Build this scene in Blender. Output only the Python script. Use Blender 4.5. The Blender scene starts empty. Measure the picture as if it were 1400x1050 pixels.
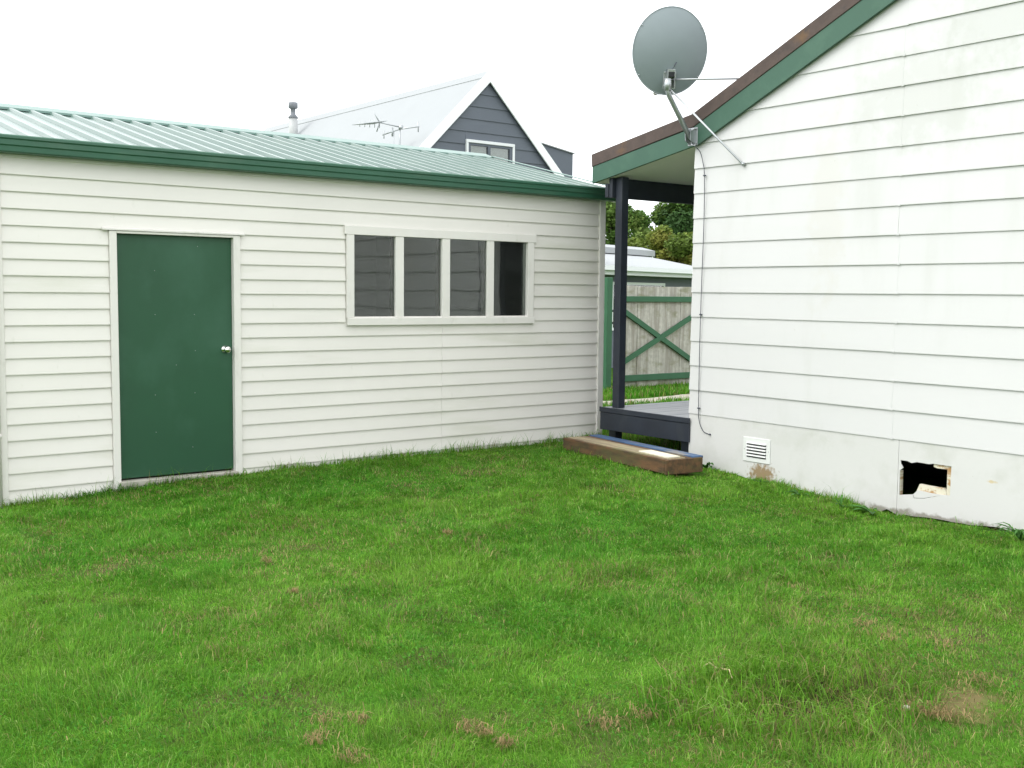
import bpy, bmesh, math, random
import numpy as np
from mathutils import Matrix, Vector
random.seed(7); RNG = np.random.default_rng(7)
S = bpy.context.scene
COL = S.collection
Z0 = 1.62            # camera height above the lawn; geometry below is written relative to the eye and lifted by this

# ------------------------------------------------------------------ camera
F_PX, PITCH, ROLL, YAW = 1502.34, math.radians(4.735), math.radians(0.562), math.radians(37.623)
_fw = np.array([math.sin(YAW)*math.cos(PITCH), math.cos(YAW)*math.cos(PITCH), -math.sin(PITCH)])
_r = np.array([math.cos(YAW), -math.sin(YAW), 0.0]); _u = np.cross(_r, _fw)
_r2 = _r*math.cos(ROLL)+_u*math.sin(ROLL); _u2 = -_r*math.sin(ROLL)+_u*math.cos(ROLL)
cam_d = bpy.data.cameras.new('camera'); cam = bpy.data.objects.new('camera', cam_d); COL.objects.link(cam)
cam_d.sensor_width = 36; cam_d.lens = F_PX/1400*36; cam_d.clip_end = 2000; cam_d.clip_start = 0.05
M = Matrix.Identity(4)
for i in range(3):
    M[i][0] = _r2[i]; M[i][1] = _u2[i]; M[i][2] = -_fw[i]
M[2][3] = Z0
cam.matrix_world = M
S.camera = cam
def ray(px, py): return _fw+_r2*(px-700)/F_PX-_u2*(py-525)/F_PX      # a direction only
def onX(px, py, X): r = ray(px, py); return r*X/r[0]
def onY(px, py, Y): r = ray(px, py); return r*Y/r[1]
def onZ(px, py, Z): r = ray(px, py); return r*Z/r[2]
def atD(px, py, d): return ray(px, py)*d

# ------------------------------------------------------------------ world, sun, exposure
SUN_EL, SUN_AZ = math.radians(52), math.radians(-72)     # azimuth measured from +Y towards +X
W = bpy.data.worlds.new('World'); S.world = W; W.use_nodes = True
nt = W.node_tree; nt.nodes.clear()
sky = nt.nodes.new('ShaderNodeTexSky'); sky.sky_type = 'NISHITA'; sky.sun_disc = False
sky.sun_elevation = SUN_EL; sky.sun_rotation = SUN_AZ; sky.air_density = 1.0; sky.dust_density = 6.0; sky.ozone_density = 1.0
hs = nt.nodes.new('ShaderNodeHueSaturation'); hs.inputs['Saturation'].default_value = 0.10
bg = nt.nodes.new('ShaderNodeBackground'); bg.inputs['Strength'].default_value = 0.15
wo = nt.nodes.new('ShaderNodeOutputWorld')
cloud = nt.nodes.new('ShaderNodeMixRGB'); cloud.inputs[0].default_value = 0.85; cloud.inputs[2].default_value = (6.5, 6.7, 6.85, 1)   # even white cloud cover
nt.links.new(sky.outputs[0], hs.inputs['Color']); nt.links.new(hs.outputs[0], cloud.inputs[1]); nt.links.new(cloud.outputs[0], bg.inputs[0]); nt.links.new(bg.outputs[0], wo.inputs[0])
sun_d = bpy.data.lights.new('sun', 'SUN'); sun_d.energy = 0.5; sun_d.angle = math.radians(25); sun_d.color = (1.0, 0.97, 0.92)
sun = bpy.data.objects.new('sun', sun_d); COL.objects.link(sun); sun.location = (0, 0, 20)
sd = Vector((math.sin(SUN_AZ)*math.cos(SUN_EL), math.cos(SUN_AZ)*math.cos(SUN_EL), math.sin(SUN_EL)))
sun.rotation_euler = sd.to_track_quat('Z', 'Y').to_euler()
S.view_settings.view_transform = 'Standard'; S.view_settings.look = 'None'
S.view_settings.exposure = 1.28; S.view_settings.gamma = 1.0; S.view_settings.use_curve_mapping = False

# ------------------------------------------------------------------ materials
MATS = {}
def mat(name, col, rough=0.6, var=0.05, vscale=2.5, bump=0.0, bscale=60, metallic=0.0, spec=0.5,
        dirt=None, dirt_amt=0.0, dirt_scale=(1, 1, 1), dirt_lo=0.5, dirt_hi=0.75, stretch=(1, 1, 1), spots=None):
    """principled + world-position noise: tone variation, dirt blotches with their own shape, fine relief"""
    if name in MATS: return MATS[name]
    m = bpy.data.materials.new(name); m.use_nodes = True; t = m.node_tree; N = t.nodes; L = t.links
    b = N['Principled BSDF']; b.inputs['Roughness'].default_value = rough; b.inputs['Metallic'].default_value = metallic
    b.inputs['Specular IOR Level'].default_value = spec
    g = N.new('ShaderNodeNewGeometry')
    def noise(scale, detail, st=(1, 1, 1), off=0):
        mp = N.new('ShaderNodeMapping'); mp.inputs['Scale'].default_value = st; mp.inputs['Location'].default_value = (off, off*1.7, off*.6)
        L.new(g.outputs['Position'], mp.inputs[0])
        n = N.new('ShaderNodeTexNoise'); n.inputs['Scale'].default_value = scale; n.inputs['Detail'].default_value = detail
        n.inputs['Roughness'].default_value = 0.6
        L.new(mp.outputs[0], n.inputs['Vector']); return n.outputs['Fac']
    n1 = noise(vscale, 5, stretch)
    mr = N.new('ShaderNodeMapRange'); mr.inputs['From Min'].default_value = .25; mr.inputs['From Max'].default_value = .75
    mr.inputs['To Min'].default_value = 1-var; mr.inputs['To Max'].default_value = 1+var
    L.new(n1, mr.inputs[0])
    mul = N.new('ShaderNodeMixRGB'); mul.blend_type = 'MULTIPLY'; mul.inputs[0].default_value = 1
    mul.inputs[1].default_value = (*col, 1); L.new(mr.outputs[0], mul.inputs[2]); cur = mul.outputs[0]
    dl = dirt if isinstance(dirt, list) else ([(dirt, dirt_amt, dirt_scale, dirt_lo, dirt_hi)] if dirt else [])
    for k, (dc, da, ds, lo, hi) in enumerate(dl):
        n2 = noise(1.0, 9, ds, 7.3+5*k)
        r2 = N.new('ShaderNodeMapRange'); r2.inputs['From Min'].default_value = lo; r2.inputs['From Max'].default_value = hi
        r2.inputs['To Max'].default_value = da; L.new(n2, r2.inputs[0])
        mx = N.new('ShaderNodeMixRGB'); L.new(r2.outputs[0], mx.inputs[0]); L.new(cur, mx.inputs[1]); mx.inputs[2].default_value = (*dc, 1)
        cur = mx.outputs[0]
    for (sc_, cen, rad, colr, amt, nscale) in (spots or []):        # a stain: box-shaped falloff broken by noise, in world metres
        su = N.new('ShaderNodeVectorMath'); su.operation = 'SUBTRACT'; L.new(g.outputs['Position'], su.inputs[0]); su.inputs[1].default_value = cen
        dv = N.new('ShaderNodeVectorMath'); dv.operation = 'DIVIDE'; L.new(su.outputs[0], dv.inputs[0]); dv.inputs[1].default_value = rad
        ln = N.new('ShaderNodeVectorMath'); ln.operation = 'LENGTH'; L.new(dv.outputs[0], ln.inputs[0])
        n3 = noise(nscale, 8, (1, 1, 1), 3.1)
        ad = N.new('ShaderNodeMath'); ad.operation = 'MULTIPLY_ADD'; L.new(n3, ad.inputs[0]); ad.inputs[1].default_value = 2.2; ad.inputs[2].default_value = -0.55
        ad2 = N.new('ShaderNodeMath'); ad2.operation = 'SUBTRACT'; L.new(ad.outputs[0], ad2.inputs[0]); L.new(ln.outputs['Value'], ad2.inputs[1])
        r3 = N.new('ShaderNodeMapRange'); r3.inputs['From Min'].default_value = -.35; r3.inputs['From Max'].default_value = .12
        r3.inputs['To Max'].default_value = amt; L.new(ad2.outputs[0], r3.inputs[0])
        mx = N.new('ShaderNodeMixRGB'); L.new(r3.outputs[0], mx.inputs[0]); L.new(cur, mx.inputs[1]); mx.inputs[2].default_value = (*colr, 1)
        cur = mx.outputs[0]
    L.new(cur, b.inputs['Base Color'])
    if bump:
        n4 = noise(bscale, 4, stretch, 1.9)
        bp = N.new('ShaderNodeBump'); bp.inputs['Strength'].default_value = bump; bp.inputs['Distance'].default_value = 0.004
        L.new(n4, bp.inputs['Height']); L.new(bp.outputs[0], b.inputs['Normal'])
    MATS[name] = m; return m
def zz(z): return z+Z0
XH = 7.75            # the plane of the house's gable wall
GY = 8.932           # the plane of the garage's wall
mat('garage_white', (.72, .692, .65), .42, .03, 1.2, .10, 35, dirt=[((.40, .42, .29), .45, (.55, .55, 3.5), .56, .78), ((.5, .5, .42), .3, (9, 9, 5), .66, .74)])
mat('trim_white', (.72, .695, .655), .4, .03, 3, .08, 40, dirt=(.42, .42, .34), dirt_amt=.5, dirt_scale=(6, 6, 3), dirt_lo=.6, dirt_hi=.8)
mat('house_white', (.580, .576, .574), .48, .02, 1.0, .12, 30,
    dirt=[((.42, .43, .38), .36, (1, 2.6, .5), .54, .80), ((.34, .34, .28), .55, (1, 30, 22), .68, .78)],
    spots=[(1, (XH, 4.9, zz(1.55)), (1, .8, .55), (.40, .41, .36), .28, 9), (1, (XH, 5.75, zz(.75)), (1, .22, 1.1), (.50, .47, .38), .20, 8),
           (1, (XH, 4.35, zz(2.0)), (1, .5, .5), (.40, .42, .37), .28, 10)])
mat('skirt_white', (.575, .570, .556), .55, .03, 1.0, .25, 22,
    dirt=[((.40, .41, .35), .45, (1, 3, 3), .52, .76), ((.25, .24, .18), .6, (1, 26, 26), .70, .78)],
    spots=[(1, (XH, 6.36, zz(-1.60)), (1, .19, .125), (.23, .15, .06), .9, 26), (1, (XH, 6.3, zz(-1.70)), (1, .3, .08), (.16, .12, .07), .8, 20),
           (1, (XH, 6.0, zz(-1.25)), (1, .45, .10), (.45, .46, .41), .22, 16), (1, (XH, 4.6, zz(-1.72)), (1, 1.2, .05), (.14, .12, .08), .7, 14),
           (1, (XH, 4.21, zz(-1.36)), (1, .05, .014), (.52, .40, .18), .7, 20)])
mat('roof_green', (.092, .150, .128), .26, .06, 1.5, .04, 30, dirt=(.30, .34, .28), dirt_amt=.35, dirt_scale=(3, 1, 3), dirt_lo=.55, dirt_hi=.8)
mat('ridge_green', (.11, .20, .17), .35, .05, 3)
mat('gutter_green', (.030, .108, .066), .36, .10, 1.6, .03, 30, dirt=(.10, .17, .12), dirt_amt=.5, dirt_scale=(2, 2, 9), dirt_lo=.5, dirt_hi=.8)
mat('door_green', (.010, .068, .029), .50, .10, 1.3, .06, 18, dirt=[((.05, .14, .09), .55, (1.2, 1.2, .9), .46, .75), ((.04, .05, .04), .4, (25, 25, 25), .70, .8)])
mat('barge_green', (.034, .100, .064), .5, .06, 2, .10, 30, dirt=(.08, .17, .11), dirt_amt=.6, dirt_scale=(3, 3, 3), dirt_lo=.5, dirt_hi=.8)
mat('gate_green', (.026, .115, .052), .55, .10, 5, .15, 40)
mat('roof_brown', (.080, .056, .048), .8, .22, 9, .5, 45, dirt=[((.19, .10, .035), .75, (2.2, 2.2, 2.2), .60, .72), ((.05, .04, .04), .6, (14, 14, 14), .55, .7)])
mat('navy_timber', (.016, .021, .032), .5, .25, 4, .15, 40, dirt=(.05, .055, .06), dirt_amt=.5, dirt_scale=(6, 6, 3), dirt_lo=.55, dirt_hi=.8)
mat('deck_grey', (.15, .16, .175), .5, .15, 4, .25, 50, dirt=(.23, .24, .24), dirt_amt=.6, dirt_scale=(2, 9, 2), dirt_lo=.45, dirt_hi=.75)
mat('soffit', (.80, .80, .72), .7, .03, 2)
mat('slate_wall', (.100, .116, .142), .65, .06, 2, .1, 30)
mat('white_roof', (.305, .32, .328), .7, .02, 2)
mat('white_trim_far', (.70, .72, .73), .45, .02, 2)
mat('barge_white', (.84, .86, .87), .45, .02, 2)
mat('flue_grey', (.40, .41, .41), .5, .05, 4)
mat('flue_cap', (.17, .18, .20), .6, .08, 4)
mat('concrete', (.38, .36, .31), .85, .15, 8, .4, 50, dirt=(.20, .19, .15), dirt_amt=.6, dirt_scale=(5, 5, 5), dirt_lo=.5, dirt_hi=.75)
mat('chrome', (.72, .71, .69), .16, .02, 5, metallic=1.0)
mat('galv', (.40, .42, .43), .42, .12, 14, .05, 60, metallic=.75)
mat('dish_grey', (.235, .275, .295), .5, .05, 3, .04, 40)
mat('dish_rim', (.33, .36, .39), .45, .05, 4)
mat('cable_black', (.05, .055, .075), .5, .05)
mat('black_plastic', (.02, .02, .025), .5, .05)
mat('interior', (.030, .030, .028), .9, .1)
mat('interior_timber', (.16, .105, .06), .8, .2, 6)
mat('louvre', (.66, .67, .65), .45, .03)
mat('dark_glass', (.012, .014, .018), .06, .05)
mat('soil', (.060, .042, .026), .95, .3, 12, .8, 40)
mat('cream_board', (.62, .58, .46), .7, .1, 10, .2, 40, dirt=(.35, .18, .05), dirt_amt=.9, dirt_scale=(1, 16, 22), dirt_lo=.50, dirt_hi=.60)
mat('curtain', (.55, .55, .52), .8, .04, 6)
mat('stone', (.55, .5, .45), .8, .1, 20)
mat('straw', (.50, .42, .22), .8, .2, 20)
def wood(name, base, dark, green=None, axis=(14, 2, 14), rough=.8):
    dl = [(dark, .85, axis, .42, .62)]
    if green: dl.append((green, .7, (3, 3, 6), .50, .66))
    return mat(name, base, rough, .2, 6, .5, 40, dirt=dl, stretch=(3, .6, 3))
wood('step_wood', (.125, .064, .027), (.045, .030, .016), (.075, .078, .024), (20, 3, 20))
wood('step_top', (.34, .28, .17), (.17, .13, .08), (.20, .20, .10), (24, 2.5, 24))
mat('blue_board', (.045, .095, .19), .6, .2, 8, .3, 40, dirt=[((.24, .22, .19), .8, (9, 1.6, 9), .54, .62), ((.03, .05, .11), .6, (15, 2, 15), .5, .7)])
mat('offwhite_board', (.66, .62, .50), .7, .08, 9, .2, 40)
wood('fence_wood', (.50, .48, .43), (.30, .275, .235), (.22, .22, .13), (14, 14, 1.2), .9)
mat('bark', (.10, .08, .06), .9, .2, 6, .6, 20)

def glass_mat():
    m = bpy.data.materials.new('window_glass'); m.use_nodes = True; t = m.node_tree; t.nodes.clear()
    o = t.nodes.new('ShaderNodeOutputMaterial'); mx = t.nodes.new('ShaderNodeMixShader'); fr = t.nodes.new('ShaderNodeFresnel')
    fr.inputs[0].default_value = 1.52
    ml = t.nodes.new('ShaderNodeMath'); ml.operation = 'MULTIPLY'; ml.inputs[1].default_value = 1.5; ml.use_clamp = True   # two faces of a pane
    tr = t.nodes.new('ShaderNodeBsdfTransparent'); tr.inputs[0].default_value = (.80, .84, .82, 1)
    gl = t.nodes.new('ShaderNodeBsdfGlossy'); gl.inputs['Roughness'].default_value = 0.015
    df = t.nodes.new('ShaderNodeBsdfDiffuse'); df.inputs[0].default_value = (.30, .31, .29, 1); m2 = t.nodes.new('ShaderNodeMixShader'); m2.inputs[0].default_value = .025
    g = t.nodes.new('ShaderNodeNewGeometry'); n = t.nodes.new('ShaderNodeTexNoise'); n.inputs['Scale'].default_value = 3; n.inputs['Detail'].default_value = 1
    bp = t.nodes.new('ShaderNodeBump'); bp.inputs['Strength'].default_value = .10; bp.inputs['Distance'].default_value = .01
    L = t.links
    L.new(g.outputs['Position'], n.inputs['Vector']); L.new(n.outputs['Fac'], bp.inputs['Height']); L.new(bp.outputs[0], gl.inputs['Normal'])
    L.new(fr.outputs[0], ml.inputs[0]); L.new(ml.outputs[0], mx.inputs[0])
    L.new(tr.outputs[0], m2.inputs[1]); L.new(df.outputs[0], m2.inputs[2])        # a film of dust
    L.new(m2.outputs[0], mx.inputs[1]); L.new(gl.outputs[0], mx.inputs[2]); L.new(mx.outputs[0], o.inputs[0])
    MATS['window_glass'] = m
glass_mat()
def leaf_mat(name, attr='tint', trans=.35, rough=.5):
    m = bpy.data.materials.new(name); m.use_nodes = True; t = m.node_tree; b = t.nodes['Principled BSDF']; o = t.nodes['Material Output']
    a = t.nodes.new('ShaderNodeAttribute'); a.attribute_name = attr
    b.inputs['Roughness'].default_value = rough; b.inputs['Specular IOR Level'].default_value = .10
    tl = t.nodes.new('ShaderNodeBsdfTranslucent'); mx = t.nodes.new('ShaderNodeMixShader'); mx.inputs[0].default_value = trans
    t.links.new(a.outputs['Color'], b.inputs['Base Color']); t.links.new(a.outputs['Color'], tl.inputs[0])
    t.links.new(b.outputs[0], mx.inputs[1]); t.links.new(tl.outputs[0], mx.inputs[2]); t.links.new(mx.outputs[0], o.inputs[0])
    MATS[name] = m
leaf_mat('grass_blade', trans=.42); leaf_mat('leaves', trans=.25)

# ------------------------------------------------------------------ builders
def root(name, loc, label, cat, group=None):
    o = bpy.data.objects.new(name, None); o.empty_display_size = .2; COL.objects.link(o)
    o.location = (loc[0], loc[1], loc[2]+Z0); o['label'] = label; o['category'] = cat
    if group: o['group'] = group
    return o
def top_of(o):
    while o.parent: o = o.parent
    return o
def mk(name, V, Fc, m, parent=None, smooth=False, label=None):
    """verts are eye-relative metres; the object is one mesh, parented without an offset"""
    me = bpy.data.meshes.new(name); off = np.array([0, 0, Z0])
    if parent is not None: off = off-np.array(top_of(parent).location)
    me.from_pydata([tuple(np.array(v, float)+off) for v in V], [], Fc); me.validate()
    bm = bmesh.new(); bm.from_mesh(me); bmesh.ops.recalc_face_normals(bm, faces=bm.faces); bm.to_mesh(me); bm.free()
    if smooth:
        for p in me.polygons: p.use_smooth = True
    me.materials.append(MATS[m] if isinstance(m, str) else m)
    o = bpy.data.objects.new(name, me); COL.objects.link(o)
    if parent is not None: o.parent = parent
    if label: o['label'] = label
    return o
def tag(o, label, cat, group=None):
    o['label'] = label; o['category'] = cat
    if group: o['group'] = group
    return o
BF = [(0, 1, 2, 3), (4, 7, 6, 5), (0, 4, 5, 1), (1, 5, 6, 2), (2, 6, 7, 3), (3, 7, 4, 0)]
def bev(o, w):
    bm = bmesh.new(); bm.from_mesh(o.data); bmesh.ops.bevel(bm, geom=bm.edges[:], offset=w, segments=1, affect='EDGES'); bm.to_mesh(o.data); bm.free()
def box(name, x0, x1, y0, y1, z0, z1, m, parent=None, bevel=.003, label=None):
    V = [(x0, y0, z0), (x1, y0, z0), (x1, y1, z0), (x0, y1, z0), (x0, y0, z1), (x1, y0, z1), (x1, y1, z1), (x0, y1, z1)]
    o = mk(name, V, BF, m, parent, label=label)
    if bevel: bev(o, bevel)
    return o
def prism(name, prof, axis, a0, a1, m, parent=None, label=None, bevel=0):
    """closed profile extruded along an axis: 'X' profile is (y,z), 'Y' profile is (x,z), 'Z' profile is (x,y)"""
    def P(p, a): return {'X': (a, p[0], p[1]), 'Y': (p[0], a, p[1]), 'Z': (p[0], p[1], a)}[axis]
    n = len(prof); V = [P(p, a0) for p in prof]+[P(p, a1) for p in prof]
    Fc = [tuple(range(n)), tuple(range(2*n-1, n-1, -1))]+[(i, (i+1) % n, n+(i+1) % n, n+i) for i in range(n)]
    o = mk(name, V, Fc, m, parent, label=label)
    if bevel: bev(o, bevel)
    return o
def tube(name, pts, r, m, parent=None, n=8, radii=None, smooth=True, caps=True):
    pts = [np.array(p, float) for p in pts]; V = []; Fc = []
    for i, p in enumerate(pts):
        d = pts[min(i+1, len(pts)-1)]-pts[max(i-1, 0)]; d /= np.linalg.norm(d)
        a = np.array([0, 0, 1.]) if abs(d[2]) < .9 else np.array([1., 0, 0])
        s = np.cross(d, a); s /= np.linalg.norm(s); t = np.cross(s, d); rr = radii[i] if radii else r
        for k in range(n):
            an = 2*math.pi*k/n; V.append(p+rr*(math.cos(an)*s+math.sin(an)*t))
    for i in range(len(pts)-1):
        for k in range(n): Fc.append((i*n+k, i*n+(k+1) % n, (i+1)*n+(k+1) % n, (i+1)*n+k))
    if caps: Fc += [tuple(range(n)), tuple(range((len(pts)-1)*n, len(pts)*n))]
    return mk(name, V, Fc, m, parent, smooth)
def lathe(name, prof, c, axis, m, parent=None, n=20):
    """(radius, height) profile round an axis direction through c"""
    ax = np.array(axis, float); ax /= np.linalg.norm(ax); a = np.array([0, 0, 1.]) if abs(ax[2]) < .9 else np.array([1., 0, 0])
    s = np.cross(ax, a); s /= np.linalg.norm(s); t = np.cross(ax, s); V = []; Fc = []
    for (r, h) in prof:
        for k in range(n):
            an = 2*math.pi*k/n; V.append(np.array(c)+ax*h+max(r, 1e-4)*(math.cos(an)*s+math.sin(an)*t))
    for i in range(len(prof)-1):
        for k in range(n): Fc.append((i*n+k, i*n+(k+1) % n, (i+1)*n+(k+1) % n, (i+1)*n+k))
    Fc += [tuple(range(n)), tuple(range((len(prof)-1)*n, len(prof)*n))]
    return mk(name, V, Fc, m, parent, True)
def rnd(a, b): return random.uniform(a, b)

# value noise for placing and tinting plants
_H = RNG.random((256, 256))
def vnoise(x, y, s):
    x = np.asarray(x)*s+50.3; y = np.asarray(y)*s+91.7; xi = np.floor(x).astype(int); yi = np.floor(y).astype(int)
    fx = x-xi; fy = y-yi; fx = fx*fx*(3-2*fx); fy = fy*fy*(3-2*fy)
    h = lambda i, j: _H[i % 256, j % 256]
    return (h(xi, yi)*(1-fx)+h(xi+1, yi)*fx)*(1-fy)+(h(xi, yi+1)*(1-fx)+h(xi+1, yi+1)*fx)*fy
def fnoise(x, y, s): return .5*vnoise(x, y, s)+.3*vnoise(x+13, y-7, s*2.1)+.2*vnoise(x-5, y+31, s*4.3)

# ------------------------------------------------------------------ ground
CP = np.array([(2, 8.9, -1.675), (3.9, 8.9, -1.590), (5.9, 8.9, -1.575), (8.1, 8.9, -1.565), (7.1, 7.6, -1.60), (6.85, 6.65, -1.595), (6.4, 7.4, -1.60), (7.75, 6.5, -1.66), (7.75, 5.7, -1.695),
               (7.75, 4.9, -1.725), (7.75, 4.0, -1.69), (5, 6, -1.62), (3, 5, -1.62), (0, 3, -1.62), (5, 3, -1.62), (2, 7, -1.645), (0, 8, -1.68), (12.5, 13.4, -1.62),
               (9, 11, -1.61), (20, 14, -1.62), (-10, 5, -1.62), (5, -10, -1.62), (5, 25, -1.62), (30, 20, -1.62), (9, 9, -1.6)])
def ground_z(x, y):
    x = np.asarray(x, float); y = np.asarray(y, float); w = 0; s = 0
    for cx, cy, cz in CP:
        d = 1/(((x-cx)**2+(y-cy)**2)+.35)**1.5; w = w+d; s = s+d*cz
    z = s/w
    near = np.exp(-((x-5)**2+(y-5)**2)/200)
    z = z+(fnoise(x, y, .9)-.5)*.05*near+(fnoise(x+9, y, 4)-.5)*.018*near
    z = z-.075*np.exp(-(((x-3.55)/.34)**2+((y-2.72)/.22)**2))-.05*np.exp(-(((x-3.78)/.2)**2+((y-2.50)/.16)**2))
    z = z-.035*np.exp(-((x-7.70)/.11)**2)*(y < 6.6)*(y > 2)*(.4+.6*(y < 5.3))
    return z
def axis_pts(lo, hi, c0, c1, st):
    a = list(np.arange(c0, c1+1e-6, st)); s = st; v = c0
    while v > lo: s *= 1.35; v -= s; a.insert(0, v)
    s = st; v = c1
    while v < hi: s *= 1.35; v += s; a.append(v)
    return np.array(a)
gx = axis_pts(-350, 350, -1, 9, .07); gy = axis_pts(-350, 350, 1, 10, .07)
XX, YY = np.meshgrid(gx, gy); ZZ = ground_z(XX, YY)
nx, ny = len(gx), len(gy)
gm = bpy.data.meshes.new('ground')
gi = np.arange(nx*ny).reshape(ny, nx)
gq = np.stack([gi[:-1, :-1], gi[:-1, 1:], gi[1:, 1:], gi[1:, :-1]], -1).reshape(-1, 4)
gm.from_pydata(np.stack([XX, YY, ZZ+Z0], -1).reshape(-1, 3).tolist(), [], gq.tolist())
for p in gm.polygons: p.use_smooth = True
gmat = mat('lawn_soil', (.050, .130, .012), .95, .3, 7, .9, 45, spec=.04, dirt=[((.085, .066, .036), .9, (2.2, 2.2, 2.2), .50, .66), ((.030, .024, .014), .8, (13, 13, 13), .55, .7)],
           spots=[(1, (3.60, 2.68, 0), (.50, .30, 5), (.040, .028, .017), .97, 9), (1, (XH-.10, 4.8, 0), (.13, 1.5, 5), (.045, .031, .02), .9, 9),
                  (1, (3.98, 2.30, 0), (.30, .22, 5), (.16, .115, .06), .8, 11), (1, (8.2, 8, 0), (.6, .9, 5), (.05, .04, .025), .8, 6)])
gm.materials.append(gmat)
go = bpy.data.objects.new('ground', gm); COL.objects.link(go); go['kind'] = 'structure'
# pale driveway strip between the verandah and the gate
dx = np.linspace(9.3, 26, 60); V = []; Fc = []
for i, x in enumerate(dx):
    y0 = 11.62+.06*math.sin(x*2.1)+.05*rnd(-1, 1); y1 = 12.30+.05*math.sin(x*1.4+1)+.05*rnd(-1, 1)
    for y in (y0, (y0+y1)/2, y1): V.append((x, y, float(ground_z(x, y))+(.02 if y not in (y0, y1) else .006)))
    if i:
        a = (i-1)*3; Fc += [(a, a+3, a+4, a+1), (a+1, a+4, a+5, a+2)]
o = mk('driveway', V, Fc, mat('gravel', (.36, .33, .27), .9, .25, 9, .8, 60, dirt=(.12, .14, .05), dirt_amt=.7, dirt_scale=(3, 3, 3), dirt_lo=.5, dirt_hi=.7)); o['kind'] = 'structure'

# ------------------------------------------------------------------ garage
GX0, GX1, GB = 1.975, 8.105, -1.72
gar = root('garage', (5.04, 11.3, -1.6), 'cream weatherboard garage with green door, four-pane window and ribbed green roof', 'garage')
DX0, DX1, DZ0, DZ1 = 2.877, 3.853, -1.540, .441
WX0, WX1, WZ0, WZ1 = 4.945, 7.128, -.312, .598
PIT, ZB = .1261, -1.544
def gboard(x0, x1, zb, zt):
    if x1-x0 < .02 or zt-zb < .01: return
    j = rnd(-.0012, .0012); k = rnd(-.0012, .0012); zb0, zb1 = zb+rnd(-.0012, .0012), zb+rnd(-.0012, .0012)
    yb = GY-.019; yt = GY-.004
    V = [(x0, yb+j, zb0), (x1, yb+k, zb1), (x1, GY+.004, zb1), (x0, GY+.004, zb0), (x0, yb+j-.0005, zb0+.006), (x1, yb+k-.0005, zb1+.006),
         (x0, yt, zt+.002), (x1, yt, zt+.002), (x1, GY+.004, zt+.002), (x0, GY+.004, zt+.002)]
    mk('weatherboard', V, [(0, 1, 2, 3), (0, 4, 5, 1), (4, 6, 7, 5), (6, 9, 8, 7), (2, 8, 9, 3), (0, 3, 9, 6, 4), (1, 5, 7, 8, 2)], 'garage_white', gar)
JX = 6.006
for k in range(-1, 21):
    zb = ZB+k*PIT; zt = zb+PIT
    if k == -1: zb = max(zb, -1.655)
    if k == 20: zt = 1.05
    segs = [(GX0+.05, GX1-.062)]
    def cut(segs, a, b):
        out = []
        for s0, s1 in segs:
            if b <= s0 or a >= s1: out.append((s0, s1)); continue
            if a > s0: out.append((s0, a))
            if b < s1: out.append((b, s1))
        return out
    zm = (zb+zt)/2
    if zm < DZ1+.075: segs = cut(segs, DX0-.062, DX1+.066)
    if WZ0-.02 < zm < WZ1+.02:
        segs = cut(segs, WX0-.004, WX1+.004)
    elif zm < WZ0: segs = cut(segs, JX-.0008, JX+.0008)
    for s0, s1 in segs: gboard(s0, s1, zb, zt)
# solid backing walls (hollow shell), with openings for the door and the window
def wall_panel(x0, x1, z0, z1): box('wall_lining', x0, x1, GY+.006, GY+.09, z0, z1, 'interior', gar, 0)
wall_panel(GX0+.01, DX0-.005, GB, 1.10); wall_panel(DX0-.005, DX1+.005, DZ1+.005, 1.10); wall_panel(DX1+.005, WX0+.03, GB, 1.10)
wall_panel(WX0+.03, WX1-.03, GB, WZ0+.03); wall_panel(WX0+.03, WX1-.03, WZ1-.03, 1.10); wall_panel(WX1-.03, GX1-.01, GB, 1.10)
RY, RZ = 11.30, 1.690; EY, EZ = 8.835, 1.102; BY = 2*RY-GY
for xa, xb in ((GX0, GX0+.08), (GX1-.085, GX1-.005)):
    prism('end_wall', [(GY+.012, GB), (BY, GB), (BY, 1.09), (RY, RZ-.07), (GY+.012, 1.09)], 'X', xa, xb, 'garage_white', gar)
box('back_wall', GX0+.08, GX1-.085, BY-.08, BY, GB, 1.09, 'garage_white', gar, 0)
box('floor_slab', GX0+.02, GX1-.02, GY+.02, BY-.02, -1.80, -1.565, 'concrete', gar, 0)
box('door_sill', DX0-.02, DX1+.02, GY-.055, GY+.05, -1.70, -1.556, 'concrete', gar, .006, label='pale concrete strip under the green door')
# corner boards and downpipe
box('corner_board', GX1-.062, GX1+.006, GY-.030, GY+.014, -1.62, 1.03, 'trim_white', gar, .003)
box('corner_board', GX1+.0005, GX1+.020, GY-.026, GY+.10, -1.61, 1.03, 'trim_white', gar, .002)
box('corner_board', GX0-.02, GX0+.05, GY-.030, GY+.014, -1.70, 1.03, 'trim_white', gar, .003)
dp = tube('downpipe', [(GX0-.035, GY-.05, .98), (GX0-.035, GY-.05, -1.69)], .036, 'trim_white', gar, 12)
for z in (-1.13, .2): tube('bracket', [(GX0-.035, GY-.05, z), (GX0-.035, GY-.05, z+.03)], .041, 'trim_white', dp, 12)
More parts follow.
